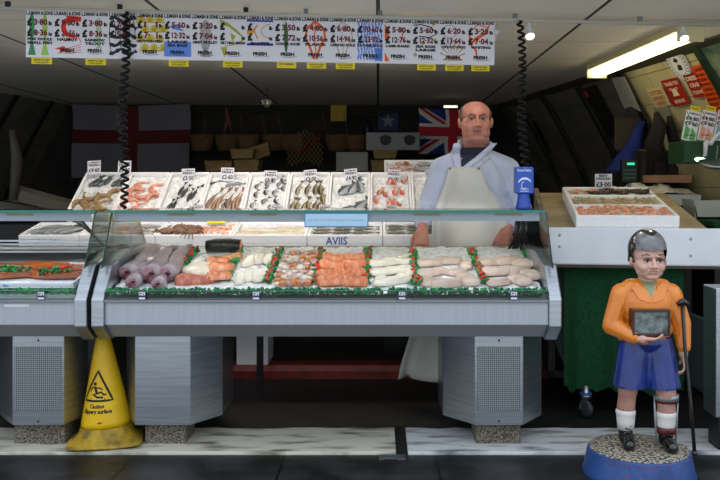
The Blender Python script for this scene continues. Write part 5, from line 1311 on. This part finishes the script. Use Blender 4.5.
# blue coat hanging at right
o = cloth(0, .36, 0, -.42, 0, .02, 5, .01); tag(o.build('dark_tarpaulin', mat('dark tarpaulin', '15151a', .7), M=T(2.06, 6.86, 1.62)), 'dark tarpaulin hanging below the wooden ledge behind the right tables', 'tarpaulin')
o = MB().tube([(0, 0, 0), (.03, 0, -.1), (-.02, 0, -.25), (.04, 0, -.38)], [.03, .1, .13, .09], 9, flat=.5).tube([(.1, 0, -.03), (.12, 0, -.15), (.16, 0, -.3)], [.03, .07, .08], 8, flat=.5)
tag(o.build('dark_coats', mat('dark wool', '18171a', .9), M=Matrix.Translation(at(656, 112, 6.5))), 'dark coats bunched on a hook between the blue coat and the price cards', 'coats')
b = MB(); rnd = random.Random(9); vs = []; n = 16; m_ = 10
for i in range(n+1):
    t = i/n; cx = .1*(1-t)-.06*t; w = .03+.11*t**1.2
    for j in range(m_):
        a_ = 2*math.pi*j/m_; vs.append((cx+w*math.cos(a_)*(1+.15*math.sin(3*a_+t*5)), .045*math.sin(a_)*(1+.3*math.sin(4*a_)), -.42*t))
b.add(vs, [(i*m_+j, i*m_+(j+1) % m_, (i+1)*m_+(j+1) % m_, (i+1)*m_+j) for i in range(n) for j in range(m_)]+[list(range(m_))[::-1], list(range(n*m_, (n+1)*m_))], 0, True)
tag(b.build('hanging_coat', mat('blue cloth', '1c2f8c', .8, 0, '14215f', 8, 3), M=Matrix.Translation(at(630, 121, 7.0))), 'bright blue coat hanging in the dark above the scale', 'coat')
MBp = at(628, 120, 7.06); tag(MB().box(-.11, .11, 0, .02, -.24, .02).build('hook_board', mat('brown hook board', '3c3428', .7), M=Matrix.Translation(MBp)), 'dull brown board behind the hanging blue coat', 'board')
# sign cluster with price cards on a green shelf
p = at(700, 163, 5.6)
r = thing('green_shelf', 'green covered shelf box at the right edge holding three price cards', 'shelf', M=Matrix.Translation(p) @ S(.86))
MB().box(-.16, .4, -.1, .25, 0, .165).build('shelf_box', mat('dark green shelf', '123f22', .6), r, bevel=.006)
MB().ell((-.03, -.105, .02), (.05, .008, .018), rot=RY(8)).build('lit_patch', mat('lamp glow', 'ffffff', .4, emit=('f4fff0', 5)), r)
for k, (dx, c1, w_) in enumerate(((-.09, 'green', 'green patch'), (.02, 'scarlet', 'pink red drawing'), (.13, 'blue', 'blue patch at its foot'))):
    q = thing('price_card', 'price card with a %s standing on the green shelf at right' % w_, 'price card', M=Matrix.Translation(p) @ S(.86) @ T(dx*.92-.03+.02*k, -.06, .167) @ RY(13) @ RX(-6), group='price cards on the green shelf')
    bb = MB().box(-.055, .055, 0, .0015, 0, .235).text('L.S.MASH', -.05, .05, .215, .016, 1, None, -.001, bold=.04).text('£4·80', -.05, .05, .175, .028, 1, None, -.001, bold=.04).text('£9·60', -.05, .05, .135, .028, 1, None, -.001, bold=.04)
    bb.flatpoly([(-.045, .01), (-.01, .01), (.0, .09), (-.04, .12)], 2, y=-.0006).flatpoly([(.0, .01), (.045, .01), (.05, .06), (.01, .11)], 2, y=-.0006).ribbon([(-.04, .2), (.0, .15), (.04, .12)], .01, 2, y=-.0006).ribbon([(-.03, .04), (.03, .05)], .006, 1, y=-.001); bb.build('card', [paper, ink, mat(c1+' faded crayon', {'green': '5aa05a', 'scarlet': 'd89a86', 'blue': '6fa6d8'}[c1], .7)], q, recalc=False)
    MB().box(-.03, .045, -.002, 0, .237, .275).text('FRESH', -.02, .035, .256, .014, 1, None, -.0025).build('yellow_tag', [yel, ink], q, recalc=False)
b = MB(); b.tube([(0, 0, 0), (.03, 0, -.01), (.05, 0, .02), (.1, 0, .07), (.17, 0, .09)], [.03, .028, .022, .018, .02], 8, flat=.5); b.tube([(0, 0, 0), (-.01, -.01, -.09)], [.026, .02], 8, flat=.5)
tag(b.build('tied_bag', mat('white carrier bag', 'c9cdd6', .4), M=Matrix.Translation(at(706, 142, 5.45))), 'white plastic bag knotted in front of the green shelf', 'bag')
p = at(716, 164, 5.4); tag(MB().lathe([(0, -.03), (.08, -.02), (.11, .01), (.104, .012), (.075, -.01), (0, -.018)], 24).build('scale_pan', steel, M=Matrix.Translation(p) @ RX(15)), 'shiny round metal pan hanging below the green shelf', 'pan')
MB().tube([(0, 0, .0), (0, 0, .12)], .004, 5).build('hook', steel_dark, COL.objects['scale_pan'])
# ---- things on the sloping right wall
def wallhit(px, py):
    best = None
    for i in range(140):
        Y = 4.6+6*i/140
        for j in range(60):
            t = 2*j/60; q = (xr(Y)+off(t), Y, 2.3-t); e_ = abs(VX+F*q[0]/Y-px)+abs(VY-F*(q[2]-EYE)/Y-py)
            if best is None or e_ < best[0]: best = (e_, Y, t)
    _, Y, t = best; st = .04
    for _ in range(60):
        for dy, dt in ((st, 0), (-st, 0), (0, st), (0, -st)):
            q = (xr(Y+dy)+off(t+dt), Y+dy, 2.3-t-dt); e_ = abs(VX+F*q[0]/q[1]-px)+abs(VY-F*(q[2]-EYE)/q[1]-py)
            if e_ < best[0]: best = (e_, Y+dy, t+dt)
        if best[1] == Y and best[2] == t: st *= .6
        _, Y, t = best
    return Vector((xr(Y)+off(t), Y, 2.3-t))
def wallframe(px, py, rot=0.):
    """frame on the wall: x runs along the wall away from the street, z up the slope, -y into the room"""
    p = wallhit(px, py); t = 2.3-p.z
    along = Vector((.157, -1, 0)).normalized(); slope = .62-.22*t
    up = Vector((-slope, 0, 1)).normalized(); n = along.cross(up).normalized()
    if n.x > 0: n = -n
    up = n.cross(along) if (n.cross(along)).z > 0 else along.cross(n)
    M = Matrix.Identity(4)
    for i in range(3): M[i][0] = along[i]; M[i][1] = -n[i]; M[i][2] = up[i]; M[i][3] = (p+n*.02)[i]
    return M @ RY(rot)
def poster(px, py, w, h, face, inkc, lines, label, cat='notice', rot=0., art_=None):
    r = thing('wall_notice', label, cat, M=wallframe(px, py, rot))
    b = MB().box(-w/2, w/2, 0, .004, -h/2, h/2)
    for (tx, z, s_, ww) in lines: b.text(tx, -ww*w/2, ww*w/2, z*h, s_*h, 1, None, -.001, bold=.03)
    if art_: art_(b)
    b.build('sheet', [face, inkc], r, recalc=False); return r
redp = mat('red notice', 'a3231c', .5); cream_i = mat('cream print', 'e6dcc0', .6); creamp = mat('cream notice', 'cdbf8c', .6); red_i = mat('red print', 'a8382c', .6); orp = mat('orange poster', 'e0521c', .5)
def fig(b): b.flatpoly([(-.05, -.03), (.04, -.03), (.03, .02), (.0, .03), (-.03, .02)], 1, y=-.001)
poster(677.5, 91, .25, .22, redp, cream_i, [('THANK YOU', .33, .13, .8), ('FOR NOT', .12, .1, .5), ('SMOKING', -.33, .12, .6)], 'red notice with cream lettering on the cream tiles, left of the two red ones', art_=fig)
poster(697, 84, .17, .19, redp, cream_i, [('DRESS', .3, .16, .8), ('CRAB', .02, .16, .7), ('TODAY', -.28, .14, .8)], 'smaller red notice with cream lettering beside the green rib')
poster(660.5, 96, .24, .16, creamp, red_i, [('OYSTERS', .25, .2, .85), ('OPENED', -.05, .2, .8), ('HERE', -.33, .2, .6)], 'cream notice with faint red lettering beside the red one')
poster(713, 88, .22, .38, orp, ink, [('COOKED', .42, .06, .8), ('CRABS 4·00', .31, .05, .85), ('LOBSTER 12·00', .21, .05, .85), ('PRAWNS 3·50', .11, .05, .85), ('COCKLES 1·80', .01, .05, .85), ('WHELKS 2·00', -.09, .05, .85), ('MUSSELS 2·20', -.19, .05, .85), ('SQUID 3·00', -.29, .05, .85), ('EELS 4·50', -.39, .05, .85)], 'bright orange price list poster at the right edge')
r = thing('round_badge', 'round white sign with a dark ring of lettering high on the right wall', 'sign', M=wallframe(680, 63))
b = MB().prism(arc(0, 0, .13, .14, 0, 345, 23), 0, .006, 'y', 0)
b.ribbon(arc(0, 0, .122, .13, 0, 360, 40), .006, 1, y=-.001); b.ribbon(arc(0, 0, .082, .09, 0, 360, 36), .004, 1, y=-.001)
for k in range(26): a_ = 360*k/26; b.ribbon([(.095*math.cos(R(a_)), .1*math.sin(R(a_))), (.112*math.cos(R(a_+5)), .12*math.sin(R(a_+5)))], .007, 1, y=-.001)
b.flatpoly([(-.04, .03), (.0, .055), (.03, .03), (.0, .01)], 1, y=-.001); b.flatpoly([(-.01, .0), (.035, -.01), (.03, -.05), (-.03, -.045)], 1, y=-.001); b.build('badge_face', [paper, ink], r, recalc=False)
picp = mat('dark sea picture', '2c4a4c', .4, 0, '7a8c70', 9, 4)
r = poster(718, 52, .3, .22, picp, ink, [], 'small framed sea picture at the top right corner', 'picture')
# white papers clipped on the wall
r = thing('hanging_papers', 'sheaf of white printed papers hanging from the wall under the light', 'papers', M=wallframe(629, 91, 8) @ T(0, -.03, 0) @ S(.72))
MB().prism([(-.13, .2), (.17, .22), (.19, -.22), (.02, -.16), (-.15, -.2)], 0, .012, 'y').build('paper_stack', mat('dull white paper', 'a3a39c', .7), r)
b = MB()
for k in range(12): b.ribbon([(-.1, .15-.025*k), (.14, .16-.025*k)], .004, y=-.001)
b.build('print_lines', mat('faint grey print', '6c6c68', .7), r)
poster(601, 112, .42, .52, mat('dark board', '17150f', .6), red_i, [], 'tall dark board on the vaulted wall with a small orange mark', 'board', art_=lambda b: b.flatpoly([(-.1, .17), (-.03, .17), (-.03, .23), (-.1, .23)], 1, y=-.001))
poster(541, 137, .25, .4, mat('dark board', '17150f', .6), ink, [], 'narrow dark board deep on the vaulted wall beside the coiled cord', 'board')
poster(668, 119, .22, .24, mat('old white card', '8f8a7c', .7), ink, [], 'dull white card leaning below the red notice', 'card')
tag(MB().box(0, .3, 0, .06, 0, .02).build('wooden_ledge', wood_l, M=Matrix.Translation(at(641, 152, 6.9))), 'short wooden ledge left of the green shelf', 'ledge')

# ================================================================ things on and before the back wall
def flag(px0, px1, py0, py1, Y, fn, mats, label, nx=120, ny=76, wav=.015):
    A = at(px0, py0, Y); Bq = at(px1, py1, Y); W = Bq.x-A.x; H = A.z-Bq.z
    vs = [(W*i/nx+.01*math.sin(j*.08), wav*math.sin(i*.11)+wav*.5*math.sin(j*.13+i*.04), -H*j/ny-.02*math.sin(math.pi*i/nx)*(1-j/ny)) for j in range(ny+1) for i in range(nx+1)]
    b = MB()
    b.add(vs, [], 0)
    for j in range(ny):
        for i in range(nx):
            a_ = j*(nx+1)+i; b.f.append([a_, a_+1, a_+nx+2, a_+nx+1]); b.m.append(fn((i+.5)/nx, (j+.5)/ny, W/H)); b.s.append(True)
    o = b.build('cloth_flag', mats, M=Matrix.Translation(A), recalc=False)
    so = o.modifiers.new('thick', 'SOLIDIFY'); so.thickness = .003
    return tag(o, label, 'flag')
fw = mat('shade darkened white flag cloth', '64646c', .9); fr_ = mat('red flag cloth', '4e1216', .9); fwb = mat('white flag cloth', 'c4c4c8', .9); frb = mat('bright red flag cloth', 'b0202c', .9); fb = mat('blue flag cloth', '1d2f78', .9)  # cross flag colours carry the shade of the dim back wall
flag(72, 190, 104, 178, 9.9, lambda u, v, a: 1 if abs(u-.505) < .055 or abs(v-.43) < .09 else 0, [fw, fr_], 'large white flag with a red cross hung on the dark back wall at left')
def uj(u, v, a):
    x = (u-.5)*a*2; y = (.5-v)*2  # y -1..1, x -a..a
    if abs(x) < .2 or abs(y) < .2: return 1
    if abs(x) < .34 or abs(y) < .34: return 0
    for sg in (1, -1):
        d_ = (y-sg*x/a)/math.hypot(1, 1/a)
        if abs(d_) < .2:
            up = (x > 0) == (sg > 0)
            off_ = d_ if x > 0 else -d_
            return 1 if -.14 < off_*1. < .0 else 0
    return 2
flag(418.5, 488, 108, 154, 9.6, uj, [fwb, frb, fb], 'red white and blue flag with crossed diagonals on the back wall left of the seller', wav=.008)
def onb(px, py, Y): return at(px, py, Y)
basket_m = mat('woven cane', '6b5334', .8, 0, '4d3a22', 30, 3, bump=.8, bscale=90, stretch=(1, 1, 4))
def mkbasket():
    r = bpy.data.objects.new('cane_basket', None); COL.objects.link(r)
    MB().lathe([(.095, 0), (.115, .05), (.13, .13), (.135, .17), (.128, .17), (.122, .13), (.108, .05), (.09, .01), (0, .01)], 24).build('basket_body', basket_m, r, recalc=False)
    MB().tube([(.132*math.cos(k*.4), .132*math.sin(k*.4), .172) for k in range(16)], .009, 6, closed=True).build('rim', basket_m, r)
    MB().tube([(0, .12, .17), (0, .14, .3), (0, .17, .42)], .004, 5).build('hanging_string', mat('twine', '5a4a34', .9), r)
    return r
pbk = Proto(mkbasket)
for k, px in enumerate((202, 227, 248, 274, 292, 337.5, 357)):
    p = onb(px, 151, 9.5); pbk.place(Matrix.Translation(p) @ RZ(20*k), 'round cane basket hanging on the back wall, %s from the left' % ORD[k], 'basket', 'cane baskets hanging in a row on the back wall')
def crate(w, d, h):
    b = MB(); b.prism([(-w/2*.85, 0), (w/2*.85, 0), (w/2, h), (w/2-.012, h), (w/2*.85-.01, .01), (-w/2*.85+.01, .01), (-w/2+.012, h), (-w/2, h)], 0, d, 'y'); b.prism([(-w/2*.85, 0), (w/2*.85, 0), (w/2, h), (-w/2, h)], -.008, 0, 'y'); b.prism([(-w/2*.85, 0), (w/2*.85, 0), (w/2, h), (-w/2, h)], d, d+.008, 'y')
    return b
shf = thing('back_shelf', 'dark shelf along the back wall holding wooden crates', 'shelf', (-2.1, 9.0, 0))
MB().box(0, 2.6, 0, .5, 1.46, 1.49).build('shelf_board', black, shf); MB().box(.05, .1, .4, .45, 0, 1.46).box(2.5, 2.55, .4, .45, 0, 1.46).build('shelf_leg', black, shf)
cw = mat('pale wooden crate', '8f7a4e', .8, 0, '6f5c38', 7, 4, stretch=(1, 8, 8))
for px, py, w, h, lab, rot in ((218.5, 171, .3, .11, 'pale wooden crate standing alone at the left end of the back shelf', 0), (246.5, 171, .27, .12, 'pale wooden crate at the bottom of the small stack on the back shelf', 0), (242, 158.5, .25, .1, 'pale wooden crate at the top of the small stack on the back shelf', 0), (381, 170.5, .22, .11, 'lower wooden crate under the white printed box', 0), (385, 158.5, .26, .09, 'upper wooden crate just under the white printed box', 0)):
    p = onb(px, py, 9.05); tag(crate(w, .3, h).build('wooden_crate', cw, M=Matrix.Translation((p.x, 9.05, p.z)) @ RY(rot)), lab, 'crate', 'pale wooden crates at the back')
p = onb(259, 156, 9.2); tag(crate(.26, .1, .14).build('wooden_crate', cw, M=Matrix.Translation((p.x, 9.3, p.z-.02)) @ RY(-18)), 'wooden crate tilted behind the small stack on the back shelf', 'crate')
p = onb(352, 173, 9.1); tag(MB().box(-.17, .17, 0, .12, 0, .225).box(-.15, .15, -.008, 0, .02, .205).build('foam_box', mat('dull grey foam', '8a8c8e', .8), M=Matrix.Translation(p), bevel=.01), 'grey white foam box standing on its side on the back shelf', 'box')
p = onb(393, 150, 9.2); r = thing('printed_box', 'white box printed with two dark shellfish pictures behind the raised tray', 'box', p)
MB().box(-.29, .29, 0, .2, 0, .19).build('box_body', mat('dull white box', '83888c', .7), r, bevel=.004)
b = MB()
for cx in (-.08, .18): MB().flatpoly(arc(cx, .1, .06, .05, 10, 350, 14), 0, y=-.001).ribbon(arc(cx, .1, .066, .056, 20, 160), .014, 0, y=-.0012).build('shell_print', mat('dark print', '1c1e22', .6), r)
# rattan net hanging: lattice diamond with a red lobster
r = thing('lattice_net', 'yellowish lattice fish net hung in a diamond shape on the back wall', 'net', onb(305, 147, 9.4))
b = MB(); Z = lambda x: .22-.9*abs(x)
for k in range(-6, 7):
    for sg in (-1, 1):
        pts = []
        for t in range(13):
            x = -.2+.4*t/12; z = sg*1.35*x+k*.065
            if z < .25-1.1*abs(x) and z > -.24+.75*max(0, .1-abs(x)): pts.append((x, .02*math.sin(t), z))
        if len(pts) > 1: b.tube(pts, .0035, 4)
b.build('lattice', mat('yellow cane net', '7d6a3a', .8), r)
b = MB().tube([(-.1, -.03, -.1), (0, -.03, .0), (.1, -.03, .12)], [.012, .028, .012], 8, flat=.6); b.tube([(.08, -.03, .08), (.15, -.03, .08), (.17, -.03, .13)], [.01, .016, .006], 6); b.build('red_lobster', mat('dull red lobster', '6b241c', .6), r)
b = MB().box(-.09, .09, 0, .04, 0, .18); b.tube([(-.05, 0, .18), (-.05, 0, .21), (.05, 0, .21), (.05, 0, .18)], .006, 5)
tag(b.build('yellow_bag', mat('yellow cloth bag', '9a8a2c', .8), M=Matrix.Translation(onb(338.5, 121, 9.8)), bevel=.01), 'yellow bag hanging on the back wall', 'bag')
tag(MB().tube([(0, 0, .22), (.02, 0, .12), (0, 0, .03), (0, 0, 0)], [.03, .08, .11, .07], 10, flat=.5).build('black_bag', black, M=Matrix.Translation(onb(367, 135, 9.7))), 'black bag hanging beside the yellow one', 'bag')
r = poster(0, 0, .2, .21, mat('blue print', '2a3558', .7), ink, [], 'dark blue starfish picture on the back wall', 'picture') if False else None
r = thing('starfish_picture', 'dark blue picture with a starfish beside the red white and blue flag', 'picture', onb(388, 121, 10.15))
b = MB().box(-.12, .12, 0, .01, -.11, .11); b.flatpoly([((.09 if k % 2 == 0 else .035)*math.sin(R(36*k)), (.09 if k % 2 == 0 else .035)*math.cos(R(36*k))) for k in range(10)], 1, y=-.002); b.build('picture_sheet', [mat('blue print', '2f3a63', .7), mat('pale starfish', '767a8c', .7)], r, recalc=False)
# festoon cable, red tassel, dark hanging stuff
pts = []
for k in range(41):
    t = k/40; px = 195+210*t; sag = 6*abs(math.sin(t*math.pi*3)); q = at(px, 109+sag, 10.0); pts.append(q-at(195, 109, 10.0))
tag(MB().tube(pts, .012, 6).build('festoon_cable', mat('dim cable', '27241f', .7), M=Matrix.Translation(at(195, 109, 10.0))), 'dark cable looping along the top of the back wall', 'cable')
tag(MB().tube([(0, 0, 0), (.02, 0, -.15), (-.03, 0, -.3)], [.012, .02, .012], 6).tube([(0, 0, 0), (.04, 0, -.16), (.06, 0, -.28)], [.008, .014, .008], 6).build('red_ribbon', mat('faded red ribbon', '7a4038', .8), M=Matrix.Translation(onb(226, 108, 9.8))), 'faded red and white ribbon hanging behind the second basket', 'ribbon')
# silver bow hanging from the ceiling
p = at(267, 97, 8.2); r = thing('silver_bow', 'small silver bow ornament hanging from the ceiling seam', 'ornament', p)
MB().tube([(0, 0, 0), (.0, 0, 2.3-p.z)], .003, 5).build('string', black, r)
b = MB(); rnd = random.Random(1)
for k in range(9): a_ = rnd.uniform(0, 6.28); b.tube([(0, 0, -.03), (.05*math.cos(a_), .02*math.sin(a_), -.05+.03*rnd.random()), (.02*math.cos(a_+1), 0, -.1)], [.012, .018, .006], 6, flat=.4)
b.build('bow', mat('silver foil', 'c9c4b4', .25, .6), r)
# dim crates at far left inside
for k, (px, py, rz, lab) in enumerate(((42, 201, 25, 'upper dim grey crate leaning in the dark at far left'), (22, 212, 10, 'lower dim grey crate in the dark at far left'))):
    p = at(px, py, 6.9+.2*k); tag(polybox(.45, .3, .09, .02).build('grey_crate', mat('dim grey plastic', '5d5b52', .7), M=Matrix.Translation((p.x-.2, p.y, p.z)) @ RY(18-8*k) @ RZ(rz)), lab, 'crate')
tag(MB().box(-3.9, -2.5, 6.7, 7.4, 0, 1.03).build('dark_bench', black), 'dark bench at far left carrying the grey crates', 'bench')
tag(MB().tube([(0, 0, 0), (.05, 0, -.3), (.0, 0, -.8)], [.05, .09, .06], 8, flat=.5).build('pale_dust_sheet', mat('dim pale cloth', '6b6a62', .9), M=Matrix.Translation(at(12, 130, 8.3))), 'dim pale cloth hanging by the left vaulted wall', 'cloth')
# low dark clutter boxes under the rear (hidden floor of the stall)

# ================================================================ camera, light
cam = bpy.data.cameras.new('camera'); co = bpy.data.objects.new('camera', cam); COL.objects.link(co)
co.location = (0, 0, EYE); co.rotation_euler = (R(90), 0, 0); cam.sensor_width = 36; cam.lens = F*36/720.
cam.shift_x = (360-VX)/720.; cam.shift_y = (VY-240)/720.; cam.clip_start = .05
scn.camera = co
w = bpy.data.worlds.new('sky'); scn.world = w; w.use_nodes = True; nt = w.node_tree
bg = nt.nodes['Background']; bg.inputs[0].default_value = (.72, .84, 1., 1); bg.inputs[1].default_value = 1.82
# sky brighter above than at the horizon (street fronts opposite)
tc = nt.nodes.new('ShaderNodeTexCoord'); sp = nt.nodes.new('ShaderNodeSeparateXYZ'); nt.links.new(tc.outputs['Generated'], sp.inputs[0])
cr = nt.nodes.new('ShaderNodeValToRGB'); nt.links.new(sp.outputs[2], cr.inputs[0])
cr.color_ramp.elements[0].position = 0.; cr.color_ramp.elements[0].color = (.40, .42, .44, 1); cr.color_ramp.elements[1].position = .5; cr.color_ramp.elements[1].color = (.84, .91, 1.0, 1)
nt.links.new(cr.outputs[0], bg.inputs[0])
scn.view_settings.view_transform = 'Standard'; scn.view_settings.look = 'None'; scn.view_settings.gamma = 1; scn.view_settings.use_curve_mapping = False
scn.view_settings.exposure = 0.0
scn.cycles.use_denoising = True
scn.cycles.max_bounces = 8; scn.cycles.transparent_max_bounces = 12
for o in list(bpy.data.objects):
    if o.name.startswith('x') and o.type == 'EMPTY' and not o.children: bpy.data.objects.remove(o)
